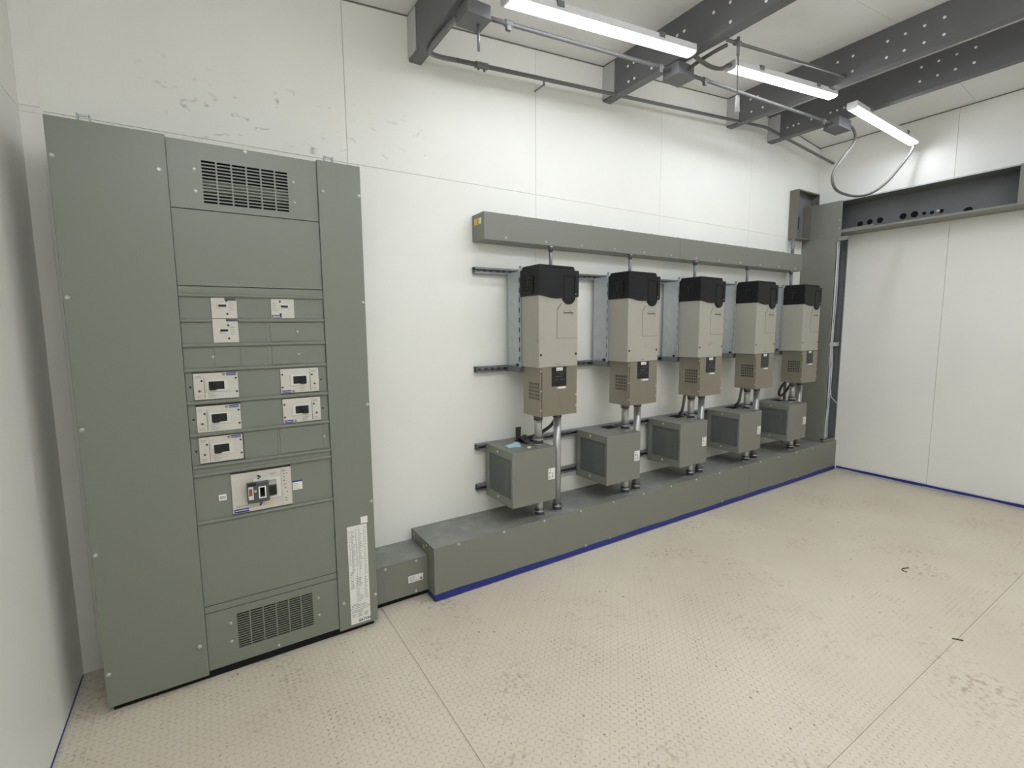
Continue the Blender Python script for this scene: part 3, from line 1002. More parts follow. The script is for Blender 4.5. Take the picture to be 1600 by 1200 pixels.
hs = [(y - r * 0.98, y + r * 0.98, z - r * 0.98, z + r * 0.98) for y, z, r in KN]
bk = ow.part('back_sheet', B().plate(0, W - 0.008, W - 0.005, (OYE, -0.004, OZ0 + 0.003, OZ1 - 0.003), hs), 'inner')
for y, z, r in KN:
    # round collar around a dark knockout
    b = B()
    n = 16
    vs, fs = [], []
    for q, xx in ((r, W - 0.0095), (r * 1.42, W - 0.0088), (r * 1.42, W - 0.0075), (r, W - 0.0015)):
        for k in range(n):
            a = 2 * math.pi * k / n
            vs.append((xx, y + q * math.cos(a), z + q * math.sin(a)))
    for ring in range(3):
        for k in range(n):
            fs.append((ring * n + k, ring * n + (k + 1) % n, (ring + 1) * n + (k + 1) % n, (ring + 1) * n + k))
    for k in range(n):
        fs.append((3 * n + k, 3 * n + (k + 1) % n, (k + 1) % n, k))
    b.add(vs, fs)
    ow.part('knockout_ring', b, 'inner', bk)
    ow.part('knockout', B().cyl((W - 0.0045, y, z), (W - 0.0015, y, z), r * 1.05, 16), 'dark', bk)
ow.part('bent_flange', B().add([(XC + 0.004, -0.37, OZ0 + 0.020), (XC + 0.03, -0.37, OZ0 + 0.036), (XC + 0.03, -0.62, OZ0 + 0.040), (XC + 0.004, -0.64, OZ0 + 0.022), (XC + 0.006, -0.37, OZ0 + 0.017), (XC + 0.032, -0.37, OZ0 + 0.033), (XC + 0.032, -0.62, OZ0 + 0.037), (XC + 0.006, -0.64, OZ0 + 0.019)],
                        [(0, 1, 2, 3), (4, 7, 6, 5), (0, 4, 5, 1), (1, 5, 6, 2), (2, 6, 7, 3), (3, 7, 4, 0)]), 'trough')
ow.part('end_cover', B().box(XC - 0.002, XC + 0.002, OYE, OY1, OZ0 + 0.004, OZ1 - 0.002), 'trough', bev=0.0008)
ow.part('knockout_stub', B().cyl((W - 0.03, -1.035, 2.556), (W - 0.008, -1.035, 2.556), 0.012, 10), 'screw')
for y, z in ((-0.35, 2.50), (-0.35, 2.58)):
    ow.inst('screw', SCREW_S, (XC, y, z), LEFT)

# open back box beside the corner wireway
bb = Thing('junction_enclosure', (5.87, -0.04, 2.43), 'shallow open-fronted metal box behind the top of the corner wireway', 'box')
bx0, bx1, bz0, bz1, by = 5.735, 6.005, 2.425, 2.905, -0.085
bb.part('side', B().box(bx0, bx0 + 0.004, by, -0.001, bz0, bz1), 'weather')
bb.part('side', B().box(bx1 - 0.004, bx1, by, -0.001, bz0, 2.7715), 'weather')
bb.part('side', B().box(6.146, 6.150, by, -0.001, 2.7715, bz1), 'weather')
bb.part('top', B().box(bx0 + 0.004, 6.146, by, -0.001, bz1 - 0.004, bz1), 'weather')
bb.part('bottom', B().box(bx0 + 0.004, bx1 - 0.004, by, -0.001, bz0, bz0 + 0.004), 'weather')
bb.part('back', B().box(bx1 - 0.004, 6.146, -0.005, -0.001, 2.7715, bz1 - 0.004), 'inner')
bb.part('back', B().box(bx0 + 0.004, bx1 - 0.004, -0.005, -0.001, bz0 + 0.004, bz1 - 0.004), 'inner')
bb.part('rim', B().plate(1, by - 0.0015, by + 0.0005, (bx0, 6.150, bz0, bz1), [(bx0 + 0.012, 6.138, 2.7715, bz1 - 0.012), (bx0 + 0.012, bx1, bz0 + 0.012, 2.7715), (bx1, 6.150, bz0, 2.7715)]), 'weather')
bb.part('terminal_block', B().box(bx0 + 0.06, bx0 + 0.14, -0.035, -0.005, 2.53, 2.66), 'black2', bev=0.003)


def conduit(name, p0, p1, r, label, fit0=None, fit1=None, group=None, m='pipe'):
    """a straight pipe with its end fittings (locknut + compression nut)"""
    p0, p1 = Vector(p0), Vector(p1)
    t = Thing(name, p0 if p0.z <= p1.z else p1, label, 'conduit', group)
    t.part('pipe', B().cyl(p0, p1, r, 20), m, smooth=True)
    d = (p1 - p0).normalized()
    for p, s, kind in ((p0, d, fit0), (p1, -d, fit1)):
        if kind == 'set':            # set-screw connector with hex nut and flange
            t.part('connector', B().cyl(p + s * 0.012, p + s * 0.05, r * 1.22, 20), 'fit_dark', smooth=True)
            t.part('locknut', B().cyl(p, p + s * 0.012, r * 1.45, 8), 'fitting')
            t.part('collar', B().cyl(p + s * 0.034, p + s * 0.041, r * 1.36, 20), 'fitting')
        elif kind == 'ring':
            t.part('connector', B().cyl(p, p + s * 0.042, r * 1.16, 20), 'fit_dark', smooth=True)
            t.part('locknut', B().cyl(p + s * 0.004, p + s * 0.020, r * 1.34, 12), 'fit_dark')
        elif kind == 'small':
            t.part('connector', B().cyl(p, p + s * 0.032, r * 1.5, 14), 'fit_dark', smooth=True)
            t.part('locknut', B().cyl(p, p + s * 0.007, r * 2.2, 8), 'fitting')
    return t


conduit('conduit', (5.735, -0.055, 2.424), (5.735, -0.055, 2.2525), 0.016, 'short dark conduit from the open corner box down to the wall wireway', m='strut')
conduit('conduit', (5.735, -0.055, 2.088), (5.735, -0.055, 0.318), 0.014, 'dark vertical conduit behind the rightmost drive', m='strut')

# ================================================================= STRUTS
def strut(z0, z1, x0, x1, label):
    """slotted C-channel on the wall, mouth to the room"""
    y0, y1, t, lp = -0.041, -0.001, 0.0028, 0.010
    th = Thing('strut_channel', ((x0 + x1) / 2, -0.02, z0), label, 'strut', 'strut channels on the back wall')
    hs = []
    x = x0 + 0.05
    while x < x1 - 0.05:
        hs.append((x, x + 0.03, (z0 + z1) / 2 - 0.007, (z0 + z1) / 2 + 0.007))
        x += 0.05
    th.part('web', B().plate(1, y1 - t, y1, (x0, x1, z0, z1), hs), 'strut')
    th.part('flange', B().box(x0, x1, y0, y1 - t, z1 - t, z1), 'strut')
    th.part('flange', B().box(x0, x1, y0, y1 - t, z0, z0 + t), 'strut')
    th.part('lip', B().box(x0, x1, y0 - t, y0, z1 - lp, z1).box(x0, x1, y0, y0 + 0.009, z1 - lp - t, z1 - lp), 'strut')
    th.part('lip', B().box(x0, x1, y0 - t, y0, z0, z0 + lp).box(x0, x1, y0, y0 + 0.009, z0 + lp, z0 + lp + t), 'strut')
    th.inst('bolt', SCREW, (x0 + 0.02, -0.010, (z0 + z1) / 2))
    return th


strut(1.893, 1.934, 2.048, 5.70, 'topmost steel strut on the wall behind the drive tops')
strut(1.262, 1.303, 2.048, 5.70, 'second steel strut on the wall at the bottom of the drives')
strut(0.750, 0.791, 2.044, 5.70, 'third steel strut on the wall behind the reactor box tops')
strut(0.475, 0.516, 2.044, 5.70, 'lowest steel strut on the wall behind the reactor box bottoms')

# ================================================================= DRIVES
DX = [2.287, 3.043, 3.812, 4.576, 5.342]
ORD = ['leftmost', 'second', 'third', 'fourth', 'rightmost']


def build_drive():
    t = Thing('variable_frequency_drive', (0, 0, 0), 'x', 'drive', 'variable frequency drives on the back wall')
    P = lambda *a, **k: t.part(*a, local=True, **k)
    # coordinates: x from the left side, y from the wall, z absolute (root at z 0)
    D = 0.305
    chs = P('chassis', B().box(0.0, D, -0.186, -0.0445, 1.300, 1.905), 'galv', bev=0.002)
    hs = []
    z = 1.335
    while z < 1.88:
        hs.append((-0.0175, -0.0095, z, z + 0.030))
        z += 0.062
    P('side_flange', B().plate(1, -0.2015, -0.1985, (-0.0185, -0.0012, 1.300, 1.922), hs), 'galv')
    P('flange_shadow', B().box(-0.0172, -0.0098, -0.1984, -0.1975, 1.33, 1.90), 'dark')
    P('mounting_foot', B().box(-0.010, D + 0.012, -0.19, -0.046, 1.262, 1.300), 'inner', bev=0.002)
    P('mounting_bolt', B().cyl((-0.002, -0.165, 1.312), (-0.012, -0.165, 1.312), 0.009, 8), 'black2')
    P('hanger_ear', B().box(0.002, 0.008, -0.195, -0.180, 1.905, 1.935), 'strut')
    P('hanger_ear', B().box(D - 0.008, D - 0.002, -0.195, -0.180, 1.905, 1.93), 'strut')
    fc = P('front_cover', B().box(-0.001, D, -0.390, -0.2005, 1.304, 1.745), 'plastic', bev=0.004)
    # outline of the small door on the front
    b = B()
    y0, y1 = -0.3906, -0.390
    b.box(0.1365, 0.1395, y0, y1, 1.483, 1.655).box(0.1365, D - 0.006, y0, y1, 1.481, 1.4835)
    n = 6
    for i in range(n):
        xa, za = 0.1365 + 0.034 * i / n, 1.655 + 0.040 * i / n
        b.box(xa, xa + 0.0065, y0, y1, za, za + 0.0072)
    P('door_seam', b, 'seam', parent=fc)
    tm = text_mesh('PowerFlex', 0.0185, 'maker_lettering', bold=0.0005)
    tm.materials.append(MT['print_d'])
    t.inst('lettering', tm, (0.188, -0.3908, 1.634), parent=fc, local=True)
    tm = text_mesh('755', 0.0135, 'model_lettering')
    tm.materials.append(MT['print_r'])
    t.inst('lettering', tm, (0.248, -0.3908, 1.618), parent=fc, local=True)
    P('print_rule', B().box(0.186, 0.276, -0.3905, -0.390, 1.656, 1.6572), 'seam', parent=fc)
    P('print_mark', B().box(0.132, 0.170, -0.3905, -0.390, 1.317, 1.3195).box(0.136, 0.140, -0.3905, -0.390, 1.317, 1.325), 'print', parent=fc)
    for x in (0.015, 0.290):
        P('cover_screw', B().cyl((x, -0.3895, 1.383), (x, -0.3915, 1.383), 0.0075, 12), 'black2', parent=fc)
    # black cap: front outline with the keypad tongue, swept back over the sides
    out = [(-0.006, 1.744), (0.0, 1.743), (0.03, 1.740), (0.084, 1.729), (0.13, 1.726), (0.178, 1.729), (0.181, 1.716)]
    for k in range(1, 12):
        a = math.pi + math.pi * k / 12
        out.append((0.2285 + 0.0475 * math.cos(a), 1.728 + 0.037 * math.sin(a)))
    out += [(0.276, 1.716), (0.279, 1.735), (D + 0.001, 1.738), (D + 0.002, 1.899), (-0.006, 1.903)]
    cap = P('top_cap', B().prism(out, 1, -0.396, -0.2), 'black', bev=0.002)
    P('cap_side_bulge', B().prism([(-0.205, 1.752), (-0.205, 1.86), (-0.225, 1.885), (-0.30, 1.885), (-0.34, 1.85), (-0.345, 1.78), (-0.33, 1.752)], 0, -0.0105, -0.005), 'black', parent=cap, bev=0.002)
    P('cap_lid', B().prism([(0.004, 1.899), (0.004, 1.918), (0.012, 1.927), (0.27, 1.924), (0.281, 1.915), (0.281, 1.898)], 1, -0.386, -0.205), 'black', parent=cap, bev=0.003)
    vb = B()
    for i in range(7):
        vb.box(0.05 + i * 0.031, 0.070 + i * 0.031, -0.3872, -0.384, 1.908, 1.916)
    P('lid_slots', vb, 'blackd', parent=cap)
    vb = B()
    for i in range(6):
        for j in range(5):
            yy = -0.238 - i * 0.0195
            zz = 1.770 + j * 0.020
            vb.box(-0.0112, -0.0102, yy - 0.0125, yy, zz, zz + 0.013)
    P('side_vents', vb, 'blackd', parent=cap)
    vb = B()
    for i in range(5):
        yy = -0.258 - i * 0.014
        vb.box(-0.0118, -0.0108, yy - 0.003, yy, 1.852 - 0.001 * i, 1.858)
    vb.box(-0.0118, -0.0108, -0.292, -0.290, 1.795, 1.845)
    P('vent_marks', vb, 'mech', parent=cap)
    kp = P('keypad', B().prism([(0.188, 1.735), (0.2, 1.71), (0.2285, 1.699), (0.257, 1.71), (0.269, 1.735), (0.269, 1.855), (0.188, 1.855)], 1, -0.3985, -0.394), 'black', parent=cap, bev=0.0015)
    P('keypad_recess', B().box(0.186, 0.274, -0.3995, -0.396, 1.858, 1.874), 'blackd', parent=cap)
    P('keypad_edge', B().box(0.2735, 0.2785, -0.402, -0.395, 1.745, 1.876), 'black2', parent=cap, bev=0.001)
    P('status_light', B().cyl((0.276, -0.402, 1.755), (0.276, -0.4035, 1.755), 0.003, 8), 'white', parent=cap)
    P('cap_mark', B().cyl((0.016, -0.396, 1.838), (0.016, -0.398, 1.838), 0.004, 8), 'blackd', parent=cap)
    # stainless wiring box below
    x0, x1 = 0.010, 0.296
    hs = []
    for i in range(7):
        for j in range(5):
            y = -0.376 + i * 0.0160
            z = 1.104 + j * 0.0225
            hs.append((y, y + 0.0085, z, z + 0.0155))
    wbx = P('wiring_box', B().box(x0 + 0.002, x1, -0.388, -0.2105, 1.001, 1.3035), 'stainless')
    P('box_side', B().plate(0, x0 - 0.001, x0 + 0.001, (-0.390, -0.2105, 1.0, 1.3035), hs), 'stainless', parent=wbx)
    P('vent_void', B().box(x0 + 0.0012, x0 + 0.0019, -0.378, -0.266, 1.10, 1.212), 'dark', parent=wbx)
    P('front_plate', B().box(x0 + 0.012, x1 + 0.001, -0.3935, -0.388, 0.999, 1.3035), 'stainless', parent=wbx, bev=0.0008)
    for z in (1.282, 1.160, 1.040):
        t.inst('screw', SCREW_S, (x0 + 0.006, -0.389, z), parent=wbx, local=True)
    for z in (1.120, 1.050):
        t.inst('screw', SCREW_S, (x1 - 0.006, -0.3935, z), parent=wbx, local=True)
    wl2 = P('warning_label', B().box(0.094, 0.212, -0.3942, -0.3935, 1.184, 1.3035), 'black2', parent=wbx)
    P('label_sticker', B().box(0.131, 0.181, -0.3949, -0.3942, 1.281, 1.301), 'white', parent=wbx)
    P('label_sticker', B().box(0.148, 0.207, -0.3942, -0.3935, 1.168, 1.179).box(0.137, 0.141, -0.3942, -0.3935, 1.166, 1.179), 'white', parent=wbx)
    pr = B()
    for z, a, c in ((1.262, .15, .185), (1.243, .125, .178), (1.240, .13, .15), (1.222, .118, .145), (1.222, .158, .205), (1.214, .10, .11)):
        pr.box(a, c, -0.3945, -0.3942, z, z + 0.004)
    pr.box(0.136, 0.176, -0.3951, -0.3949, 1.288, 1.291)
    P('label_print', pr, 'mech', parent=wbx)
    return t.o


proto = build_drive()
dl = ['grey drive with black cap, leftmost of five, nearest the switchboard', 'grey drive with black cap, second of five from the switchboard',
      'grey drive with black cap, the middle one of five on the wall', 'grey drive with black cap, fourth of five from the switchboard',
      'grey drive with black cap, rightmost of five, beside the corner wireway']
for i, x in enumerate(DX):
    o = proto if i == 0 else copy_tree(proto)
    o.location = (x, 0, 0)
    o['label'] = dl[i]

# ================================================================= REACTOR BOXES
BX = [2.107, 2.887, 3.664, 4.444, 5.228]


def build_reactor():
    t = Thing('line_reactor', (0, 0, 0), 'x', 'enclosure', 'reactor boxes on the back wall')
    P = lambda *a, **k: t.part(*a, local=True, **k)
    Wd, y0, y1, z0, z1 = 0.330, -0.365, -0.0445, 0.446, 0.793
    P('cover', B().box(0.0, Wd, y0, y0 + 0.003, z0, z1), 'trough', bev=0.001)
    P('top', B().box(0.0, Wd, y0 + 0.003, y1, z1 - 0.003, z1 - 0.0003), 'trough')
    P('bottom', B().box(0.003, Wd, y0 + 0.003, y1, z0, z0 + 0.003), 'trough')
    P('right_side', B().box(Wd - 0.003, Wd, y0 + 0.003, y1, z0 + 0.003, z1 - 0.003), 'trough')
    P('back', B().box(0.003, Wd, y1 - 0.003, y1, z0 + 0.003, z1 - 0.003), 'inner')
    fr = P('side_frame', B().plate(0, -0.001, 0.003, (y0 + 0.0005, y1, z0, z1 - 0.003), [(y0 + 0.016, y1 - 0.045, z0 + 0.055, z1 - 0.047)]), 'trough')
    P('mesh_panel', B().box(0.004, 0.0046, y0 + 0.006, y1 - 0.03, z0 + 0.03, z1 - 0.03), 'mesh')
    for z in (0.771, 0.477):
        t.inst('bolt', SCREW, (-0.001, -0.196, z), LEFT, parent=fr, local=True)
    co = B().box(0.05, 0.30, -0.27, -0.10, 0.47, 0.50).box(0.05, 0.30, -0.27, -0.10, 0.68, 0.71)
    for i in range(3):
        co.cyl((0.09 + i * 0.085, -0.19, 0.50), (0.09 + i * 0.085, -0.19, 0.68), 0.038, 14)
    P('reactor_coil', co, 'core')
    pl = P('name_plate', B().box(0.270, 0.323, y0 - 0.0012, y0, 0.582, 0.655), 'white', bev=0.0004)
    pr = B()
    for x, z, a, c in ((.281, .640, .010, .007), (.277, .622, .013, .008), (.300, .610, .006, .014), (.300, .594, .010, .009), (.276, .602, .006, .005), (.276, .589, .006, .006), (.286, .594, .004, .010)):
        pr.box(x, x + a, y0 - 0.0016, y0 - 0.0012, z, z + c)
    P('plate_print', pr, 'print', parent=pl)
    P('top_opening', B().box(0.20, 0.31, -0.17, -0.075, z1 - 0.0003, z1 + 0.0006), 'dark')
    return t.o


proto = build_reactor()
rl = ['grey reactor box with mesh side under the leftmost drive, pale cloth on top', 'grey reactor box with mesh side under the second drive',
      'grey reactor box with mesh side under the middle drive', 'grey reactor box with mesh side under the fourth drive', 'grey reactor box with mesh side under the rightmost drive']
for i, x in enumerate(BX):
    o = proto if i == 0 else copy_tree(proto)
    o.location = (x, 0, 0)
    o['label'] = rl[i]

# ================================================================= CONDUITS OF THE DRIVES
LX = [2.374, 3.163, 3.917, 4.704, 5.472]
RXs = [2.530, 3.290, 4.050, 4.852, 5.606]
TXs = [2.585, 3.336, 4.102, 4.858, 5.609]
for i in range(5):
    k = ORD[i] + (' drive' if i in (0, 4) else ' drive from the left')
    conduit('conduit', (LX[i], -0.262, 0.793), (LX[i], -0.262, 1.0), 0.026, 'short steel conduit from reactor box top up to the %s' % k, 'set', 'ring', 'drive to reactor conduits')
    conduit('conduit', (LX[i] + 0.002, -0.272, 0.3167), (LX[i] + 0.002, -0.272, 0.446), 0.025, 'steel stub conduit under the reactor box of the %s' % k, 'set', None, 'reactor stub conduits')
    conduit('conduit', (RXs[i], -0.262, 0.3167), (RXs[i], -0.262, 1.0), 0.0255, 'tall steel conduit from floor wireway up to the %s' % k, 'set', 'ring', 'tall conduits of the drives')
    conduit('conduit', (TXs[i], -0.118, 1.905), (TXs[i], -0.118, 2.0885), 0.0115, 'thin steel conduit from wall wireway down to the %s' % k, None, 'small', 'thin conduits above the drives', m='strut')
    # flexible whip behind
    if i == 0:
        pts = [(2.565, -0.222, 0.9985), (2.578, -0.195, 0.95), (2.55, -0.165, 0.88), (2.47, -0.13, 0.825), (2.40, -0.12, 0.806)]
    elif i == 4:
        pts = [(5.41, -0.225, 0.9985), (5.405, -0.19, 0.94), (5.42, -0.165, 0.875), (5.46, -0.16, 0.845), (5.51, -0.17, 0.87), (5.545, -0.19, 0.93), (5.555, -0.222, 0.9985)]
    elif i == 1:
        continue
    else:
        x = LX[i]
        pts = [(x - 0.052, -0.240, 0.9985), (x - 0.060, -0.236, 0.93), (x - 0.048, -0.215, 0.865), (x - 0.01, -0.165, 0.825), (x + 0.03, -0.135, 0.806)]
    solid('flexible_cable', B().tube(pts, 0.0115, 10, 6), 'flex' if i in (0, 4) else 'cord', 'flexible cable under the wiring box of the %s' % k, 'cable', 'flexible cables under the drives', smooth=True)

# things lying on the leftmost reactor box
b = B()
top = [(2.172, -0.184), (2.215, -0.195), (2.262, -0.152), (2.278, -0.18), (2.24, -0.262), (2.205, -0.240), (2.158, -0.238)]
zz = [.796, .806, .800, .803, .799, .809, .797]
n = len(top)
vs = [(x, y, z + 0.0015) for (x, y), z in zip(top, zz)] + [(2.215, -0.212, 0.812)] + [(x, y, 0.7935) for x, y in top]
fs = [(i, (i + 1) % n, n) for i in range(n)] + [(i, n + 1 + i, n + 1 + (i + 1) % n, (i + 1) % n) for i in range(n)] + [tuple(range(n + 1, 2 * n + 1))]
b.add(vs, fs)
solid('cleaning_cloth', b, 'cloth', 'small crumpled pale blue cloth lying on the leftmost reactor box', 'cloth')
solid('paper_scrap', B().box(2.262, 2.276, -0.312, -0.296, 0.7932, 0.7965).box(2.268, 2.288, -0.304, -0.290, 0.7935, 0.799), 'white', 'tiny white scrap lying near the front edge of the leftmost reactor box', 'scrap')
kn = Thing('cable_clamp', (2.35, -0.18, 0.7935), 'dark metal clamp with upright flap lying on the leftmost reactor box', 'clamp')
kn.part('flap', B().prism([(-0.105, 0.796), (-0.055, 0.796), (-0.052, 0.875), (-0.112, 0.889)], 0, 2.336, 2.342), 'flex', bev=0.001)
kn.part('stem', B().tube([(2.340, -0.095, 0.805), (2.345, -0.14, 0.818), (2.345, -0.185, 0.822)], 0.013, 8), 'flex', smooth=True)
kn.part('ring', B().cyl((2.335, -0.16, 0.822), (2.318, -0.215, 0.818), 0.024, 14), 'flex', smooth=True)
kn.part('ring_nut', B().cyl((2.318, -0.215, 0.818), (2.314, -0.228, 0.817), 0.016, 8), 'fit_dark')

# ================================================================= ROOF BEAMS, LIGHTS, CABLING
bolts = {
    2: [(3.315, (-.241, -.293, -.642, -.693, -.889, -.991, -1.192)), (3.212, (-.249, -.301, -.448, -.642, -.996, -1.194))],
    3: [(3.449, (-.215, -.276, -.871, -.969, -1.172, -1.270, -1.369, -1.467)), (3.346, (-.226, -.324, -.971, -1.172, -1.270, -1.373, -1.471))],
    4: [(3.462, (-1.152, -1.252, -1.351, -1.451)), (3.363, (-.185, -.236, -.280, -.389, -.542, -.592, -.645, -1.148, -1.252, -1.351, -1.449))],
}
BEAMS = [(1, 1.664, 3.055, 'grey steel roof beam nearest the switchboard, with conduit bend'), (2, 3.152, 3.176, 'grey steel roof beam passing over the end of the longest-looking light'),
         (3, 4.634, 3.294, 'grey steel roof beam just left of the ridge'), (4, 5.285, 3.285, 'grey steel roof beam just right of the ridge')]
for idx, x, z, lab in BEAMS:
    zt = ceil_z(x + 0.035)
    t = Thing('roof_beam', (x, -2.1, z), lab, 'beam', 'roof beams')
    ye = YB + 0.002
    t.part('web', B().box(x, x + 0.005, ye, -0.001, z, min(ceil_z(x), ceil_z(x + 0.005)) - 0.001), 'beam')
    t.part('bottom_flange', B().box(x + 0.005, x + 0.072, ye, -0.001, z, z + 0.005), 'beam')
    zt = min(ceil_z(x + 0.072), ceil_z(x)) - 0.002
    t.part('top_flange', B().box(x + 0.005, x + 0.072, ye, -0.001, zt - 0.005, zt), 'beam')
    t.part('flange_lip', B().box(x + 0.067, x + 0.072, ye, -0.001, z + 0.005, z + 0.022), 'beam')
    t.part('end_bracket', B().box(x - 0.006, x, -0.115, -0.001, z + 0.012, zt - 0.01), 'clip', bev=0.001)
    for zz_, yy_ in bolts.get(idx, ()):
        for y in yy_:
            t.inst('bolt', BOLT, (x, y, zz_), LEFT)


def strip_light(p0, p1, label, lens='lens_front'):
    """4-ft LED strip: white tray, rounded glowing lens, end caps; p0,p1 = lens bottom centre at its ends"""
    p0, p1 = Vector(p0), Vector(p1)
    L = (p1 - p0).length
    t = Thing('strip_light', (p0 + p1) / 2, label, 'light', 'LED strip lights')
    ang = math.atan2(p1.z - p0.z, p1.x - p0.x)
    t.o.rotation_euler = (0, -ang, math.atan2(p1.y - p0.y, p1.x - p0.x))
    h = L / 2
    prof = [(-0.036, 0.014), (-0.032, 0.005), (-0.023, 0.000), (0.0, -0.001), (0.023, 0.000), (0.032, 0.005), (0.036, 0.014)]
    t.part('lens', B().prism(prof, 0, -h + 0.012, h - 0.012), lens, local=True)
    t.part('tray', B().prism([(-0.0375, 0.014), (0.0375, 0.014), (0.034, 0.052), (-0.034, 0.052)], 0, -h + 0.004, h - 0.004), 'housing', local=True)
    for s in (-1, 1):
        t.part('end_cap', B().prism([(y * 1.04, z) for y, z in prof] + [(0.036, 0.052), (-0.036, 0.052)], 0, s * (h - 0.012), s * h), 'housing', local=True)
    for q in (-0.35, 0.35):
        t.part('mounting_clip', B().box(q - 0.02, q + 0.02, -0.042, 0.042, 0.050, 0.056).box(q - 0.02, q + 0.02, -0.043, -0.038, 0.03, 0.056).box(q - 0.02, q + 0.02, 0.038, 0.043, 0.03, 0.056), 'strut', local=True)
    return t


strip_light((1.838, -0.745, 3.020), (3.120, -0.775, 3.126), 'glowing LED strip light nearest the switchboard')
strip_light((3.512, -0.765, 3.155), (4.770, -0.790, 3.262), 'glowing LED strip light between the roof beams, middle one of three')
strip_light((4.952, -0.845, 3.208), (6.125, -0.858, 3.152), 'glowing LED strip light right of the ridge, nearest the right wall')

# the second row of the same lights, on the camera's side of the room
for yr, nm in ((-2.60, 'second'),):
    strip_light((0.165, yr, 2.880), (1.447, yr, 2.986), 'LED strip light of the %s row, nearest the left wall' % nm, 'lens')
    strip_light((1.838, yr, 3.020), (3.120, yr, 3.126), 'LED strip light of the %s row, second from the left wall' % nm, 'lens')
    strip_light((3.512, yr, 3.155), (4.770, yr, 3.262), 'LED strip light of the %s row, third from the left wall' % nm, 'lens')


def jbox(x0, x1, y0, y1, z0, z1, label, slope):
    t = Thing('junction_box', ((x0 + x1) / 2, (y0 + y1) / 2, z0), label, 'box', 'junction boxes under the beams')
    t.part('body', B().box(x0, x1, y0, y1, z0 + 0.004, z1), 'beam', bev=0.004)
    t.part('cover', B().box(x0 - 0.003, x1 + 0.003, y0 - 0.003, y1 + 0.003, z0, z0 + 0.004), 'beam', bev=0.001)
    return t


jbox(1.690, 1.815, -0.66, -0.54, 2.985, 3.050, 'grey junction box under the beam nearest the switchboard', 0)
jbox(3.150, 3.300, -0.66, -0.54, 3.092, 3.170, 'grey junction box under the beam beside the middle light', 0)
jbox(5.180, 5.390, -0.66, -0.54, 3.196, 3.280, 'grey junction box under the ridge beam where the cord loop starts', 0)
# conduit between the boxes, following the roof slope, with clamps
for a, b_, lab in (((1.816, -0.60, 3.030), (3.148, -0.60, 3.135), 'conduit under the roof running behind the light nearest the switchboard'),
                   ((3.302, -0.60, 3.150), (5.178, -0.60, 3.235), 'conduit under the roof running behind the middle light')):
    t = Thing('conduit', a, lab, 'conduit')
    t.part('pipe', B().cyl(a, b_, 0.011, 12), 'roofpipe', smooth=True)
    va, vb_ = Vector(a), Vector(b_)
    for f in (0.10, 0.93):
        p = va.lerp(vb_, f)
        d = (vb_ - va).normalized()
        t.part('clamp', B().cyl(p - d * 0.02, p + d * 0.02, 0.016, 12).box(p.x - 0.012, p.x + 0.012, p.y - 0.01, p.y + 0.01, p.z - 0.032, p.z), 'roofpipe')
# conduit along the top of the back wall
y = -0.118
pts = [(1.700, -0.535, 3.030), (1.698, -0.40, 3.035), (1.700, -0.24, 3.042), (1.725, -0.155, 3.052), (1.80, y - 0.004, 3.064), (1.90, y, 3.076)]
t = Thing('conduit', (3.2, y, 3.05), 'long steel conduit along the top of the back wall, bent at the first beam', 'conduit')
t.part('bend', B().tube(pts, 0.0125, 12), 'roofpipe', smooth=True)
t.part('pipe', B().cyl((1.90, y, 3.076), (4.95, y, 3.333), 0.0125, 12), 'roofpipe', smooth=True)
t.part('pipe', B().tube([(4.95, y, 3.333), (5.05, y, 3.338), (5.15, y, 3.332), (5.5, y - 0.005, 3.297), (W - 0.001, y - 0.02, 3.222)], 0.0125, 12), 'roofpipe', smooth=True)
t.part('coupling', B().cyl((2.03, y, 3.087), (2.11, y, 3.0937), 0.0185, 12).box(2.045, 2.055, y - 0.006, y + 0.006, 3.062, 3.085).box(2.085, 2.095, y - 0.006, y + 0.006, 3.062, 3.09), 'roofpipe')
t.part('wall_clip', B().box(2.535, 2.545, -0.112, -0.001, 3.10, 3.106).box(2.535, 2.545, -0.108, -0.100, 3.098, 3.125), 'strut')
# cable along the ceiling past the second beam
t = Thing('conduit', (3.2, -0.93, 3.15), 'thin conduit crossing the roof beside the hanging rod', 'conduit')
t.part('pipe', B().cyl((3.225, -0.93, 3.172), (4.632, -0.93, 3.33), 0.009, 10), 'roofpipe', smooth=True)
t.part('coupling', B().cyl((3.30, -0.93, 3.180), (3.345, -0.93, 3.185), 0.016, 10), 'strut')
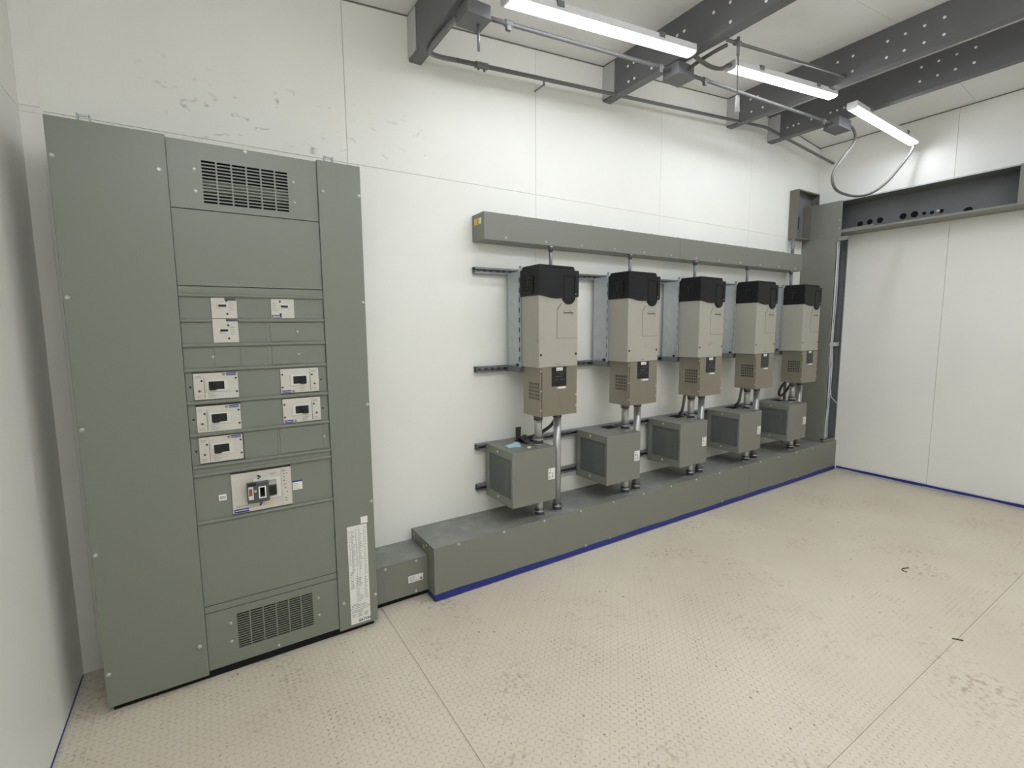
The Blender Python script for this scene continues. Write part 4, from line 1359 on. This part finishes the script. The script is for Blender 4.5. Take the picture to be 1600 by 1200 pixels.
# rods and whips
rd = Thing('hanging_rod', (3.245, -0.945, 2.80), 'thin hanging rod with white wrapped tip in front of the middle light', 'rod')
rd.part('rod', B().cyl((3.262, -0.975, 3.176), (3.266, -0.980, 2.84), 0.0045, 8), 'roofpipe', smooth=True)
rd.part('clamp', B().cyl((3.262, -0.975, 3.176), (3.263, -0.976, 3.08), 0.009, 8), 'roofpipe', smooth=True)
rd.part('tip', B().cyl((3.266, -0.980, 2.86), (3.268, -0.982, 2.77), 0.010, 8, 0.014), 'clip', smooth=True)
solid('hanging_rod', B().cyl((1.779, -0.60, 2.984), (1.779, -0.60, 2.868), 0.007, 8), 'strut', 'bare threaded rod hanging below the first roof beam', 'rod', smooth=True)
solid('light_cord', B().tube([(3.118, -0.77, 3.150), (3.20, -0.775, 3.125), (3.30, -0.78, 3.112), (3.40, -0.78, 3.128), (3.47, -0.775, 3.165), (3.514, -0.766, 3.185)], 0.012, 8), 'cord', 'dark cord sagging between the two left strip lights', 'cord', smooth=True)
solid('light_cord', B().tube([(3.235, -0.668, 3.135), (3.23, -0.75, 3.142), (3.235, -0.85, 3.152), (3.25, -0.915, 3.160)], 0.011, 8), 'cord', 'short cord running under the second beam beside the light end', 'cord', smooth=True)
cp = [(5.396, -0.62, 3.262), (5.46, -0.63, 3.255), (5.505, -0.645, 3.200), (5.459, -0.66, 3.110), (5.249, -0.68, 2.953), (5.058, -0.70, 2.799), (5.004, -0.72, 2.700), (5.064, -0.74, 2.633), (5.298, -0.76, 2.622), (5.539, -0.78, 2.672), (5.782, -0.80, 2.792), (5.966, -0.82, 2.941), (6.085, -0.85, 3.072), (6.133, -0.857, 3.150), (6.150, -0.857, 3.185), (6.128, -0.857, 3.192)]
solid('light_cord', B().tube(cp, 0.011, 10), 'cord', 'long grey cord hanging in a loop from the roof by the right wall', 'cord', smooth=True)

# debris on the floor
hk = [(4.290, -1.630, 0.003), (4.262, -1.618, 0.003), (4.236, -1.613, 0.004), (4.218, -1.622, 0.003), (4.216, -1.645, 0.003)]
solid('wire_scrap', B().tube(hk, 0.0028, 6, 4), 'flex', 'small dark curled scrap lying on the open floor at right', 'scrap', smooth=True)
solid('metal_sliver', B().prism([(3.606, -2.024), (3.612, -2.021), (3.637, -2.056), (3.631, -2.059)], 2, 0.0, 0.004), 'flex', 'short black sliver lying on the floor seam at right', 'scrap')
